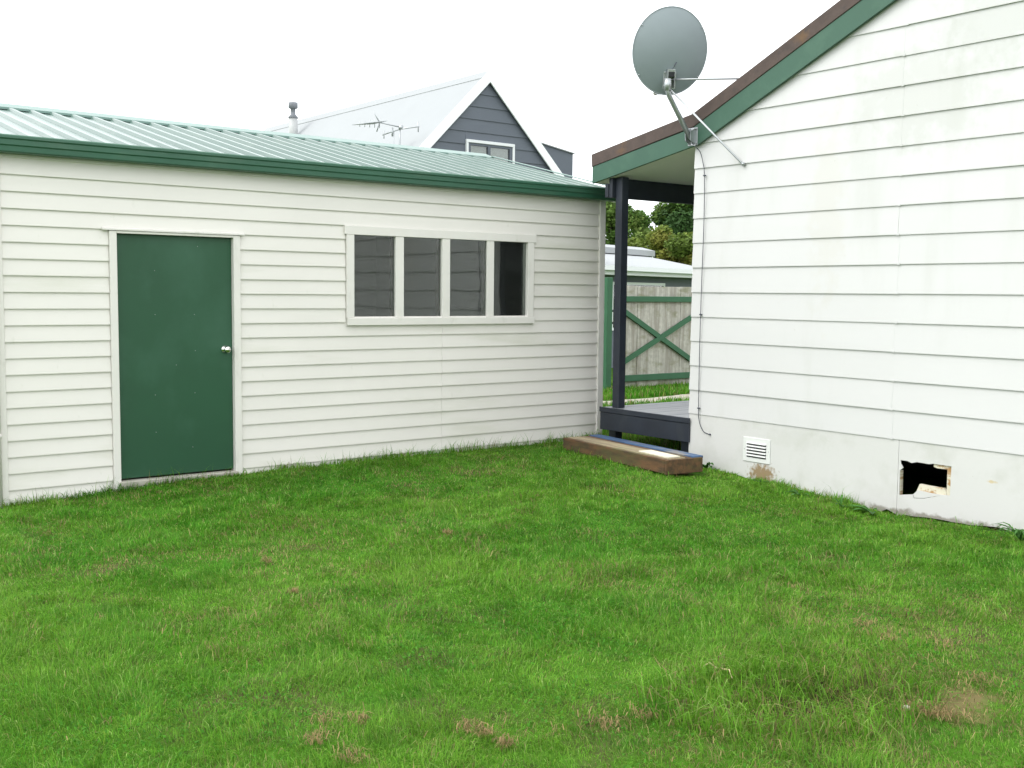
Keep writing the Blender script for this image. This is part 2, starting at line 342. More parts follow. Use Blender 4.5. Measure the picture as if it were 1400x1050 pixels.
# door
box('door_jamb', DX0-.060, DX0-.002, GY-.036, GY+.07, -1.665, DZ1+.022, 'trim_white', gar, .003)
box('door_jamb', DX1+.002, DX1+.064, GY-.036, GY+.07, -1.60, DZ1+.022, 'trim_white', gar, .003)
box('door_head', DX0-.002, DX1+.002, GY-.034, GY+.07, DZ1+.003, DZ1+.024, 'trim_white', gar, .002)
prism('head_flashing', [(GY-.045, DZ1+.026), (GY-.004, DZ1+.026), (GY-.004, DZ1+.054), (GY-.045, DZ1+.038)], 'X', DX0-.115, DX1+.10, 'trim_white', gar)
door = box('door', DX0, DX1-.0, GY+.012, GY+.052, DZ0, DZ1, 'door_green', gar, .002, label='plain dark green door with a round silver knob')
kx, kz = onY(308.6, 477.7, GY)[0], onY(308.6, 477.7, GY)[2]
lathe('door_knob', [(.0, -.002), (.033, -.002), (.033, .004), (.014, .008), (.012, .030), (.022, .036), (.029, .048), (.028, .060), (.020, .068), (.0, .069)], (kx, GY+.012, kz), (0, -1, 0), 'chrome', door, 24)
for px, py in ((212, 430), (265.7, 430), (267, 479.4), (212.3, 540), (266.6, 537), (213.4, 590.9), (211.4, 370), (270, 337), (263.7, 611), (241, 499)):
    p = onY(px, py, GY+.012); lathe('screw', [(.0, -.001), (.0035, -.001), (.003, .0015), (.0, .002)], p, (0, -1, 0), 'galv', door, 8)
# window: frame, mullions, panes
GXa, GXb, GZa, GZb = 5.022, 7.050, -.243, .517
win = box('window_head', WX0-.02, WX1+.03, GY-.040, GY+.08, GZb, WZ1, 'trim_white', gar, .003)
box('window_sill', WX0+.004, WX1+.012, GY-.046, GY+.08, WZ0, GZa, 'trim_white', gar, .003)
box('window_jamb', WX0, GXa, GY-.038, GY+.08, GZa, GZb, 'trim_white', gar, .003)
box('window_jamb', GXb, WX1, GY-.038, GY+.08, GZa, GZb, 'trim_white', gar, .003)
mull = [(onY(538.6, 380, GY)[0], onY(549.8, 380, GY)[0]), (onY(602, 380, GY)[0], onY(612.8, 380, GY)[0]), (onY(663.4, 380, GY)[0], onY(672.8, 380, GY)[0])]
for a, b in mull:
    box('mullion', a, b, GY-.034, GY+.02, GZa, GZb, 'trim_white', gar, .003)
    box('mullion_stud', a+.006, b-.006, GY+.021, GY+.09, GZa, GZb, 'interior_timber', gar, 0)
eds = [GXa]+[v for ab in mull for v in ab]+[GXb]
for i, (a, b) in enumerate([(eds[0], eds[1]), (eds[2], eds[3]), (eds[4], eds[5]), (eds[6], eds[7])]):
    tw = (.0, .004, -.003, .010)[i]             # last pane turned to shift the house corner's reflection; others slightly out of plane
    V = [(a, GY-.008, GZa), (b, GY-.008+tw, GZa), (b, GY-.008+tw, GZb), (a, GY-.008, GZb), (a, GY-.004, GZa), (b, GY-.004+tw, GZa), (b, GY-.004+tw, GZb), (a, GY-.004, GZb)]
    mk('window_pane', V, [(0, 1, 2, 3), (4, 7, 6, 5), (0, 4, 5, 1), (1, 5, 6, 2), (2, 6, 7, 3), (3, 7, 4, 0)], 'window_glass', gar)
    box('glazing_bead', a, b, GY-.020, GY-.0085, GZa, GZa+.012, 'trim_white', gar, 0)
# gutter
gp = [(GY+.0, 1.002), (8.812, 1.002), (8.800, 1.012), (8.797, 1.048), (8.787, 1.058), (8.785, 1.094), (8.775, 1.104), (8.775, 1.122), (8.783, 1.130), (8.793, 1.126), (8.797, 1.075), (8.815, 1.030), (GY, 1.030)]
prism('gutter', gp, 'X', GX0-.24, GX1+.075, 'gutter_green', gar)
for xa in (GX0-.245, GX1+.0755): prism('gutter_stop_end', [(GY, 1.0), (8.812, 1.0), (8.798, 1.012), (8.783, 1.06), (8.773, 1.10), (8.773, 1.13), (GY, 1.13)], 'X', xa, xa+.004, 'gutter_green', gar)
box('fascia', GX0-.2, GX1+.06, GY+.002, GY+.022, 1.0305, 1.115, 'gutter_green', gar, 0)
tube('gutter_bracket', [(GX1+.02, 8.86, .996), (GX1+.11, 8.86, .990)], .006, 'trim_white', gar, 6)
# roof sheets: five ribs each, front and back slope
RP = .19; RXa, RXb = GX0-.24, GX1+.14
def sheet(x0, x1, ya, za, yb, zb_):
    s = np.array([0, yb-ya, zb_-za]); n = np.array([0, -(zb_-za), yb-ya]); n = n/np.linalg.norm(n)
    if n[2] < 0: n = -n
    xs = []; x = x0
    while x < x1-1e-4:
        for dx_, h in ((0, 0), (.112, 0), (.126, .024), (.158, .024), (.172, 0)):
            if x+dx_ < x1: xs.append((x+dx_, h))
        x += RP
    xs.append((x1, 0)); V = []; Fc = []
    for i, (x, h) in enumerate(xs):
        V += [np.array([x, ya, za])+n*h, np.array([x, yb, zb_])+n*h, np.array([x, ya, za])+n*(h-.002), np.array([x, yb, zb_])+n*(h-.002)]
        if i:
            a = (i-1)*4; b = i*4; Fc += [(a, b, b+1, a+1), (a+2, a+3, b+3, b+2), (a, a+2, b+2, b)]
    mk('roof_sheet', V, Fc, 'roof_green', gar)
x = RXa
while x < RXb-.01:
    x1 = min(x+4*RP, RXb); sheet(x, x1, EY, EZ, RY-.01, RZ); sheet(x, x1, 2*RY-EY, EZ, RY+.01, RZ); x = x1
sl = (RZ-EZ)/(RY-EY)
prism('ridge_cap', [(RY-.175, RZ+.008-.17*sl), (RY-.17, RZ+.030-.17*sl), (RY, RZ+.048), (RY+.17, RZ+.036-.17*sl), (RY+.175, RZ+.016-.17*sl), (RY+.17, RZ+.018-.17*sl), (RY, RZ+.036), (RY-.17, RZ+.018-.17*sl)], 'X', RXa-.02, RXb+.01, 'ridge_green', gar)
for xa in (RXb-.03, RXa-.02):
    prism('verge_flashing', [(EY, EZ+.034), (RY-.175, RZ+.034-.175*sl), (RY-.175, RZ+.042-.175*sl), (EY, EZ+.042)], 'X', xa, xa+.06, 'ridge_green', gar)
    prism('verge_flashing', [(2*RY-EY, EZ+.034), (RY+.175, RZ+.034-.175*sl), (RY+.175, RZ+.042-.175*sl), (2*RY-EY, EZ+.042)], 'X', xa, xa+.06, 'ridge_green', gar)
prism('roof_lining', [(GY+.02, 1.085), (RY, RZ-.06), (BY, 1.085), (BY, 1.07), (RY, RZ-.075), (GY+.02, 1.07)], 'X', GX0+.09, GX1-.09, 'interior', gar)

# ------------------------------------------------------------------ house
HY1, HY0, HX1 = 7.262, -.9, 15.5
hou = root('house', (XH+3.9, 3.2, -1.68), 'white lapped-board house gable with green barge board and brown roof', 'house')
APY = 3.18
def bz(y):   # underside of the barge board
    y = np.asarray(y, float); yy = np.where(y < APY, 2*APY-y, y)
    return np.where(yy > 7.19, 1.395-(yy-7.19)*.173, 1.395+(7.19-yy)*.447)
def by_at(z):   # where the underside of the barge passes height z, on the verandah side
    return 7.19-(z-1.395)/.447 if z > 1.395 else 99
HP, HZ = .2312, -1.132
JY = 5.066
def hboard(y0b, y1b, y0t, y1t, zb, zt):
    j0, j1 = rnd(-.0025, .0025), rnd(-.0025, .0025); za, zc = zb+rnd(-.002, .002), zb+rnd(-.002, .002)
    xb = XH-.0135; xt = XH-.002
    V = [(xb+j0, y0b, za), (xb+j1, y1b, zc), (XH+.004, y1b, zc), (XH+.004, y0b, za), (xb+j0, y0b, za+.008), (xb+j1, y1b, zc+.008),
         (xt, y0t, zt+.002), (xt, y1t, zt+.002), (XH+.004, y1t, zt+.002), (XH+.004, y0t, zt+.002)]
    mk('weatherboard', V, [(0, 1, 2, 3), (0, 4, 5, 1), (4, 6, 7, 5), (6, 9, 8, 7), (2, 8, 9, 3), (0, 3, 9, 6, 4), (1, 5, 7, 8, 2)], 'house_white', hou)
ztop = float(bz(APY))
k = 0
while True:
    zb = HZ+k*HP; zt = min(zb+HP, ztop+.06)
    if zb > ztop-.05: break
    yb1 = min(HY1, by_at(zb-.06)); yt1 = min(HY1, by_at(zt-.06)); yb0 = max(HY0, 2*APY-by_at(zb-.06)); yt0 = max(HY0, 2*APY-by_at(zt-.06))
    jj = JY+rnd(-.012, .012); jj2 = 1.6+rnd(-.3, .3)
    if yt1 > jj+.1 and k % 1 == 0:
        hboard(jj+.0003, yb1, jj+.0003, yt1, zb, zt)
        if yt0 < jj2-.2: hboard(jj2+.001, jj-.0003, jj2+.001, jj-.0003, zb, zt); hboard(yb0, jj2-.001, yt0, jj2-.001, zb, zt)
        else: hboard(yb0, jj-.0003, yt0, jj-.0003, zb, zt)
    else: hboard(yb0, yb1, yt0, max(yt1, yt0+.02), zb, zt)
    if yt1 > jj+.1: box('board_soaker', XH-.0165, XH-.0135, jj-.012, jj+.012, zb-.004, zb+.012, 'house_white', hou, 0)
    k += 1
# shell behind the boards
pr = [(HY1-.004, HZ-.02)]+[(HY1-.004, 1.35), (7.19, 1.42)]+[(APY, ztop+.02), (2*APY-7.19, 1.42), (HY0+.004, 1.30), (HY0+.004, HZ-.02)]
prism('wall_lining', pr, 'X', XH+.006, XH+.10, 'house_white', hou)
prism('far_wall', [(a, b if b > 0 else -1.75) for a, b in pr], 'X', HX1-.1, HX1, 'house_white', hou)
box('side_wall', XH+.105, HX1-.105, HY1-.10, HY1-.008, -1.78, 1.33, 'house_white', hou, 0)
box('side_wall', XH+.105, HX1-.105, HY0+.008, HY0+.1, -1.78, 1.28, 'house_white', hou, 0)
box('dark_reflection_frame', XH+.35, XH+3.2, HY1-.007, HY1+.010, HZ, .95, 'navy_timber', hou, .002)  # unseen dark slider, added to darken the reflection in the garage's last pane
for xa in (XH+.42, XH+1.82): box('dark_reflection_pane', xa, xa+1.3, HY1+.011, HY1+.016, HZ+.08, .88, 'dark_glass', hou, 0)
box('floor', XH+.12, HX1-.12, HY0+.11, HY1-.11, HZ-.12, HZ-.02, 'interior', hou, 0)
# skirt sheets below the boards, one with a broken access opening
def sk(px, py, x=XH-.004): p = onX(px, py, x); return (p[1], p[2])
def hz_(a, b): return sk(1200+a/7, 600+b/7)
SKT = HZ+.004
def sheet_yz(name, outer, holes, x, th, m, parent):
    """a flat sheet in the wall plane, with holes, thickened inwards"""
    bm = bmesh.new(); es = []
    for loop in [outer]+holes:
        vs = [bm.verts.new((x, p[0], p[1])) for p in loop]
        es += [bm.edges.new((vs[i], vs[(i+1) % len(vs)])) for i in range(len(vs))]
    bmesh.ops.triangle_fill(bm, use_beauty=True, use_dissolve=False, edges=es)
    ex = bmesh.ops.extrude_face_region(bm, geom=bm.faces[:])
    bmesh.ops.translate(bm, verts=[v for v in ex['geom'] if isinstance(v, bmesh.types.BMVert)], vec=(th, 0, 0))
    bm.verts.index_update(); V = [tuple(v.co) for v in bm.verts]; Fc = [[v.index for v in f.verts] for f in bm.faces]; bm.free()
    return mk(name, V, Fc, m, parent)
def skirt_bottom(y0, y1, step=.11):
    pts = []; y = y0
    while y < y1: pts.append((y, float(ground_z(XH-.05, y))+(rnd(.012, .035) if y < 5.15 else rnd(-.015, .0)))); y += step*rnd(.6, 1.3)
    pts.append((y1, float(ground_z(XH-.05, y1))-.02)); return pts
JS = onX(1227.2, 670, XH)[1]
hole = [hz_(*p) for p in ((218, 203), (285, 212), (325, 232), (375, 222), (490, 242), (535, 238), (706, 264), (691, 543), (620, 536), (560, 551), (440, 571), (345, 569), (333, 531), (205, 536), (211, 302), (243, 276), (222, 237))]
a = skirt_bottom(3.0, JS-.0015); sheet_yz('skirt_sheet', a+[(JS-.0015, SKT), (3.0, SKT)], [hole], XH-.004, .008, 'skirt_white', hou)
a = skirt_bottom(JS+.0015, HY1-.004); sheet_yz('skirt_sheet', a+[(HY1-.004, SKT), (JS+.0015, SKT)], [], XH-.005, .008, 'skirt_white', hou)
a = skirt_bottom(HY0, 2.997, .4); sheet_yz('skirt_sheet', a+[(2.997, SKT), (HY0, SKT)], [], XH-.004, .008, 'skirt_white', hou)
frag = [hz_(*p) for p in ((381, 491), (520, 522), (616, 537), (560, 548), (440, 567), (349, 565), (337, 531))]
sheet_yz('broken_sheet_piece', frag, [], XH-.002, .006, 'skirt_white', hou)
fr_r = [hz_(*p) for p in ((660, 262), (712, 268), (696, 548), (650, 546))]; sheet_yz('opening_frame', fr_r, [], XH+.008, .045, 'cream_board', hou)
fr_t = [hz_(*p) for p in ((528, 236), (660, 256), (660, 294), (560, 283), (528, 268))]; sheet_yz('opening_frame', fr_t, [], XH+.008, .03, 'cream_board', hou)
fr_b = [hz_(*p) for p in ((392, 434), (470, 450), (620, 476), (648, 512), (640, 560), (360, 560), (362, 500))]; sheet_yz('opening_frame', fr_b, [], XH+.010, .03, 'cream_board', hou)
fr_l = [hz_(*p) for p in ((190, 300), (216, 300), (209, 545), (182, 545))]; sheet_yz('opening_frame', fr_l, [], XH+.008, .03, 'cream_board', hou)
# subfloor wall so that the opening is a dark void, not daylight
box('subfloor_partition', XH+1.8, XH+1.86, HY0+.11, HY1-.11, -1.85, HZ-.125, 'interior', hou, 0)
# louvre vent
v0, v1 = onX(1017.5, 598, XH), onX(1053.5, 634, XH); vy1, vy0, vz1, vz0 = v0[1], v1[1], -1.280, -1.500
vent = box('vent', XH-.0125, XH-.0055, vy0, vy1, vz0, vz1, 'louvre', hou, .002, label='white square louvre vent low on the wall')
ia, ib, ic, id_ = vy0+.045, vy1-.045, vz0+.038, vz1-.042
for s in range(5):
    zc = id_-(s+.5)*(id_-ic)/5
    box('vent_gap_shade', XH-.0136, XH-.0128, ia, ib, zc-.013, zc+.012, 'black_plastic', vent, 0)  # black strip on the solid plate stands in for the slot's shade
    V = [(XH-.013, ia, zc+.009), (XH-.013, ib, zc+.009), (XH-.024, ib, zc+.001), (XH-.024, ia, zc+.001), (XH-.013, ia, zc+.013), (XH-.013, ib, zc+.013), (XH-.024, ib, zc+.005), (XH-.024, ia, zc+.005)]
    mk('louvre_blade', V, BF, 'louvre', vent)
for yy in (vy0+.018, vy1-.018): lathe('screw', [(0, 0), (.005, 0), (.004, .002), (0, .002)], (XH-.0125, yy, (vz0+vz1)/2), (-1, 0, 0), 'galv', vent, 8)
# barge boards and roof
def bline(off_lo, off_hi, ya, yb): return [(ya, float(bz(ya))+off_lo), (yb, float(bz(yb))+off_lo), (yb, float(bz(yb))+off_hi), (ya, float(bz(ya))+off_hi)]
TIP = 8.657
prism('barge_board', bline(0, .172, 7.2405, TIP), 'X', XH-.052, XH-.024, 'barge_green', hou, bevel=.002)
prism('barge_board', [(7.24, float(bz(7.24))), (7.24, float(bz(7.24))+.172), (7.235, 1.565), (APY+.001, ztop+.19), (APY+.001, ztop), (7.19, 1.395)], 'X', XH-.052, XH-.024, 'barge_green', hou)
prism('barge_board', [(2*APY-7.19, 1.395), (2*APY-7.235, 1.565), (APY-.001, ztop+.19), (APY-.001, ztop)], 'X', XH-.052, XH-.024, 'barge_green', hou)
rt = [(TIP+.004, 1.312), (7.236, 1.567), (APY, ztop+.192), (2*APY-7.6, 1.40), (2*APY-7.6, 1.52), (APY, ztop+.325), (7.258, 1.686), (TIP+.012, 1.440)]
prism('roof', rt, 'X', XH-.060, HX1+.3, 'roof_brown', hou, bevel=.004, label='roof with a rusty brown metal edge')
prism('soffit', [(TIP-.021, float(bz(TIP-.02))+.004), (HY1+.0, float(bz(HY1))+.004), (HY1, float(bz(HY1))+.02), (TIP-.021, float(bz(TIP-.02))+.02)], 'X', XH-.022, HX1, 'soffit', hou)
box('eave_fascia', XH-.022, HX1+.2, TIP-.02, TIP+.0, 1.145, 1.313, 'barge_green', hou, 0)

# ------------------------------------------------------------------ verandah
ver = root('verandah', (XH, 7.9, -1.6), 'dark navy verandah deck with post and beam at the house corner', 'verandah')
DK = -1.180; DYo = 8.50
PYc = onX(848, 400, XH+.045)[1]
box('post', XH+.045, XH+.140, PYc, PYc+.095, DK-.002, 1.19, 'navy_timber', ver, .004)
BMY = PYc+.098
box('beam', XH+.0, 13.0, BMY, BMY+.05, .985, 1.186, 'navy_timber', ver, .003)
box('beam_packer', XH-.01, XH+.30, BMY+.051, BMY+.10, .99, 1.13, 'navy_timber', ver, .003)
box('post', 12.90, 12.995, PYc, PYc+.095, DK-.002, 1.17, 'navy_timber', ver, .004)
y = HY1+.003; i = 0
while y < DYo-.02:
    y1 = min(y+.138, DYo); box('deck_board', XH-.012+rnd(-.004, .004), 13.1, y, y1-.005, DK-.030, DK+rnd(-.001, .001), 'deck_grey', ver, .003); y = y1
V = [(XH-.028, HY1-.02, DK-.034), (XH-.028, DYo+.01, DK-.046)]
box('deck_edge_board', XH-.034, XH-.0165, HY1-.03, DYo+.012, DK-.048, DK+.004, 'navy_timber', ver, .003)
box('fascia_board', XH-.026, XH+.012, HY1-.022, DYo+.004, -1.412, DK-.05, 'navy_timber', ver, .003)
box('side_fascia', XH+.013, 13.1, DYo-.036, DYo+.002, -1.412, DK-.032, 'navy_timber', ver, .003)
for xx in (XH+.06, 10.4, 12.9):
    for yy in (HY1+.06, DYo-.14): box('pile', xx, xx+.1, yy, yy+.1, -1.75, DK-.033, 'navy_timber', ver, .004)
for yy in (7.5, 7.95): box('joist', XH+.014, 13.0, yy, yy+.045, -1.36, DK-.032, 'navy_timber', ver, 0)

# ------------------------------------------------------------------ timber step
FRc = np.array([6.955, 6.775]); ud = np.array([.135, 1.0]); ud /= np.linalg.norm(ud); vd = np.array([ud[1], -ud[0]]); LS, WS = 1.63, .385
ST = -1.447
step = root('timber_step', (*(FRc+ud*LS/2+vd*WS/2), -1.6), 'low weathered timber step below the navy verandah', 'step')
def sp(u, v, z): p = FRc+ud*u+vd*v; return (p[0], p[1], z)
def sbox(name, u0, u1, v0, v1, z0, z1, m, parent, dz=0, dv=0, bevel=.004, label=None):
    V = [sp(u0, v0, z0), sp(u1, v0+dv, z0), sp(u1, v1+dv, z0), sp(u0, v1, z0), sp(u0, v0, z1), sp(u1, v0+dv, z1+dz), sp(u1, v1+dv, z1+dz), sp(u0, v1, z1)]
    o = mk(name, V, BF, m, parent, label=label)
    if bevel: bev(o, bevel)
    return o
sbox('tread_plank', .0, LS, .012, .118, ST-.022, ST, 'step_top', step)
sbox('tread_plank', .01, LS+.01, .123, .218, ST-.022, ST-.002, 'step_top', step)
sbox('tread_plank', .0, LS, .223, .282, ST-.024, ST-.004, 'step_wood', step)
sbox('tread_plank', -.01, LS+.02, .287, WS+.02, ST-.020, ST+.006, 'blue_board', step, label='tread plank with worn blue paint')
sbox('front_board', 0, LS, -.030, .009, -1.578, ST-.004, 'step_wood', step)
sbox('end_board', -.030, -.002, -.028, WS, -1.585, ST-.006, 'step_wood', step)
sbox('end_board', LS+.002, LS+.03, -.026, WS, -1.575, ST-.006, 'step_wood', step)
sbox('back_board', .002, LS-.002, WS-.03, WS-.001, -1.575, ST-.026, 'step_wood', step)
for u0 in (.12, LS-.2):
    for v0 in (.14, WS-.13): sbox('leg', u0, u0+.09, v0, v0+.09, -1.70, ST-.024, 'step_wood', step)
o = sbox('board_offcut', .02, .46, .022, .165, ST+.001, ST+.013, 'offwhite_board', None, bevel=.002, dv=.01)
tag(o, 'flat cream board offcut lying on the end of the timber step', 'board')

# ------------------------------------------------------------------ satellite dish
XB = XH-.053
mp = onX(946, 186, XB); dish = root('satellite_dish', (XB, mp[1], mp[2]), 'grey satellite dish on a braced arm fixed to the green barge board', 'satellite dish')
ay = mp[1]-.015
p0 = np.array([XB-.035, ay, mp[2]-.03]); p1 = onY(913.5, 128, ay-.01)
p2 = p1+np.array([-.01, 0, .13])
tube('arm', [p0, p0+(p1-p0)*.5, p1-(p1-p0)*.04, p1+np.array([-.004, 0, .02]), p2], .024, 'galv', dish, 14)
br = box('mount_plate', XB-.006, XB-.0005, ay-.06, ay+.06, mp[2]-.09, mp[2]+.075, 'galv', dish, .002)
for yy in (ay-.032, ay+.032): prism('mount_ear', [(XB-.006, mp[2]-.085), (XB-.07, mp[2]-.05), (XB-.075, mp[2]+.03), (XB-.006, mp[2]+.07)], 'Y', yy-.003, yy+.003, 'galv', dish)
for dy_, dz_ in ((-.047, .06), (.047, .06), (-.047, -.07), (.047, -.07)):
    lathe('bolt', [(0, 0), (.009, 0), (.009, .008), (0, .008)], (XB-.006, ay+dy_, mp[2]+dz_), (-1, 0, 0), 'galv', dish, 6)
# reflector: paraboloid, tall oval, seen from behind
az = math.radians(31); el = math.radians(13)
nf = np.array([math.sin(az)*math.cos(el), math.cos(az)*math.cos(el), math.sin(el)])      # towards the satellite
sx = np.array([math.cos(az), -math.sin(az), 0]); sy = np.cross(sx, nf)
dc = onY(916, 70, ay+.04); RA, RB, DEP = .345, .385, .085
V = []; Fc = []; NR, NA = 14, 64
for i in range(NR+1):
    q = i/NR
    for k in range(NA):
        an = 2*math.pi*k/NA; V.append(dc+sx*RA*q*math.cos(an)+sy*RB*q*math.sin(an)+nf*(DEP*(q*q-1)))
for i in range(NR):
    for k in range(NA): Fc.append((i*NA+k, i*NA+(k+1) % NA, (i+1)*NA+(k+1) % NA, (i+1)*NA+k))
nb = len(V)
V += [np.array(v)+nf*.004 for v in V[:nb]]; Fc += [tuple(j+nb for j in f[::-1]) for f in Fc[:]]
refl = mk('reflector', V, Fc, 'dish_grey', dish, True)
V = []; Fc = []
for (ro, h) in ((1.0, -.002), (1.012, -.004), (1.022, .004), (1.018, .014), (1.0, .012), (.99, .006)):
    for k in range(NA): an = 2*math.pi*k/NA; V.append(dc+sx*RA*ro*math.cos(an)+sy*RB*ro*math.sin(an)+nf*h)
for i in range(6):
    for k in range(NA): Fc.append((i*NA+k, i*NA+(k+1) % NA, ((i+1) % 6)*NA+(k+1) % NA, ((i+1) % 6)*NA+k))
mk('rim', V, Fc, 'dish_rim', refl, True)
for an in (35, 145, 215, 325):
    a = math.radians(an); c = dc+sx*RA*.985*math.cos(a)+sy*RB*.985*math.sin(a)-nf*.012
    lathe('rim_rivet', [(0, 0), (.008, 0), (.006, .004), (0, .005)], c, -nf, 'galv', refl, 8)
# bracket between arm and reflector
q = -.64; bc = dc+sy*RB*q+nf*(DEP*(q*q-1))
def obox(name, c, hx, hy, hn, m, parent, off=0):
    c = np.array(c)-nf*off; V = [c+sx*a*hx+sy*b*hy+nf*d*hn for d in (-1, 1) for a, b in ((-1, -1), (1, -1), (1, 1), (-1, 1))]
    o = mk(name, V, BF, m, parent); bev(o, .002); return o
obox('back_plate', bc, .060, .085, .003, 'galv', dish, .010)
for s in (-1, 1):
    obox('back_plate_ear', bc+sx*s*.032, .003, .075, .035, 'galv', dish, .045)
    for t in (-.06, .06): lathe('bolt', [(0, 0), (.009, 0), (.009, .009), (0, .009)], bc+sx*s*.048+sy*t-nf*.013, -nf, 'galv', dish, 6)
cl = p2+np.array([0, 0, -.05])
tube('clamp', [cl+np.array([0, 0, -.055]), cl+np.array([0, 0, .05])], .034, 'galv', dish, 14)
tube('clamp_link', [cl, bc-nf*.03], .016, 'galv', dish, 8)
obox('clamp_block', bc+sy*.045, .030, .022, .02, 'black_plastic', dish, .055)
obox('clamp_cap', bc+sy*.08, .034, .012, .022, 'galv', dish, .05)
# feed arm and receiver on the far side
fb = dc-sy*RB*.98; fe = fb+nf*.42-sy*.02
tube('feed_arm', [bc+nf*.01, fb+nf*.02, fe], .012, 'galv', dish, 8)
lathe('receiver', [(0, -.05), (.022, -.05), (.022, .03), (.032, .05), (.032, .06), (0, .062)], fe+sy*.03, (dc-fe), 'trim_white', dish, 14)
tube('feed_cable', [bc+sy*.03-nf*.06, bc+sy*.09-nf*.055+sx*.01, bc+sy*.13-nf*.04+sx*.035, bc+sy*.17-nf*.015+sx*.06], .0045, 'cable_black', dish, 6)
s1 = cl+np.array([0.02, -.02, -.0]); e1 = onX(1015, 107.5, XH+.10)
yy = e1[1]; rz_ = 1.395+.33+(7.19-yy)*.447+.01; 
tube('brace', [bc-nf*.05, e1], .009, 'galv', dish, 8)
lathe('brace_foot', [(0, -.02), (.016, -.02), (.016, .02), (0, .02)], e1, (0, 0, 1), 'galv', dish, 8)
e2 = onX(1017, 225.5, XH-.016)
tube('brace', [p1+np.array([-.0, -.028, .03]), e2+(p1-e2)*.04, e2], .0095, 'galv', dish, 8)
lathe('brace_foot', [(0, 0), (.016, 0), (.016, .02), (.010, .03), (0, .03)], e2, (-1, -.2, .6), 'galv', dish, 10)
tube('drip_lead', [p0+np.array([0, -.015, -.02]), p0+np.array([-.02, -.035, -.065]), p0+np.array([0, -.06, -.07]), p0+np.array([.02, -.045, -.035])], .005, 'galv', dish, 6)
# down-lead cable clipped to the wall
cp = [onX(a, b, x) for a, b, x in ((946, 195, XB-.02), (950, 200, XB-.03), (957, 207.5, XH-.05), (961, 222, XH-.03), (963, 240, XH-.028), (962.5, 300, XH-.027), (959.5, 380, XH-.027), (957.5, 440, XH-.029), (956, 500, XH-.027), (955, 560, XH-.028), (955.5, 573, XH-.02), (958, 583, XH-.014), (963, 591, XH-.012), (971, 594, XH-.006))]
def smooth_path(P, n=6):
    P = [np.array(p) for p in P]; out = []
    for i in range(len(P)-1):
        a, b, c, d = P[max(i-1, 0)], P[i], P[i+1], P[min(i+2, len(P)-1)]
        for k in range(n):
            t = k/n; out.append(.5*((2*b)+(-a+c)*t+(2*a-5*b+4*c-d)*t*t+(-a+3*b-3*c+d)*t**3))
    return out+[P[-1]]
cab = root('cable', tuple(onX(971, 594, XH-.006)), 'thin black cable running down the white wall from the satellite dish', 'cable')
tube('lead', smooth_path(cp), .0036, 'cable_black', cab, 7)
for a, b in ((963, 240), (957.8, 430), (955, 558)):
    p = onX(a, b, XH-.027); box('cable_clip', p[0]-.007, p[0]+.012, p[1]-.012, p[1]+.012, p[2]-.006, p[2]+.006, 'cable_black', cab, .001)
p = onX(971, 594, XH-.006); lathe('cable_end', [(0, 0), (.010, 0), (.008, .012), (0, .013)], p, (-1, 0, 0), 'cable_black', cab, 8)

# ------------------------------------------------------------------ gate with green cross brace
GT = 13.50
gate = root('gate', (13.8, GT, -1.6), 'weathered board gate with green rails and cross brace behind the verandah', 'gate')
bx0 = onY(842, 400, GT)[0]
cuts = [12.60, bx0+.32, onY(901.5, 430, GT)[0], 14.25, 14.9, 15.55]
cuts = [12.60, 13.08, onY(901.5, 430, GT)[0], 14.12, 14.66, 15.2]
for i in range(5):
    t0 = .135+rnd(-.008, .008); wv = .003*(-1)**i
    box('fence_board', cuts[i]+.003, cuts[i+1]-.003, GT+wv, GT+.020+wv, -1.575+rnd(-.015, .01), t0, 'fence_wood', gate, .003)
box('rail', 12.58, 15.22, GT-.046, GT-.005, -.128, -.034, 'gate_green', gate, .004)
box('rail', 12.58, 15.22, GT-.046, GT-.005, -1.470, -1.365, 'gate_green', gate, .004)
def brace(a, b, y0, y1, w=.085):
    a = np.array(a); b = np.array(b); d = (b-a)/np.linalg.norm(b-a); n = np.array([-d[1], d[0]])*w/2
    P = [a-n, b-n, b+n, a+n]; mk('cross_brace', [(p[0], y, p[1]) for y in (y0, y1) for p in P], BF, 'gate_green', gate)
cx_, cz_ = 13.60, -.735; sl1 = .523; sl2 = .452
brace((12.64, cz_+(13.60-12.64)*sl1), (14.72, cz_-(14.72-13.6)*sl1), GT-.044, GT-.006)
brace((12.64, cz_-.96*sl2-.02), (14.98, cz_+1.38*sl2), GT-.0475, GT-.0475+.0015+.030, .085)
gpost = box('gate_post', 12.31, 12.43, GT-.08, GT+.04, -1.75, .27, 'gate_green', gate, .006)
box('gate_hinge', 12.43, 12.70, GT-.060, GT-.047, -.50, -.46, 'black_plastic', gate, .002)
box('gate_hinge', 12.43, 12.60, GT-.05, GT-.03, -.30, -.26, 'black_plastic', gate, .002)
box('end_post', 15.24, 15.36, GT-.08, GT+.04, -1.75, .20, 'gate_green', gate, .006)

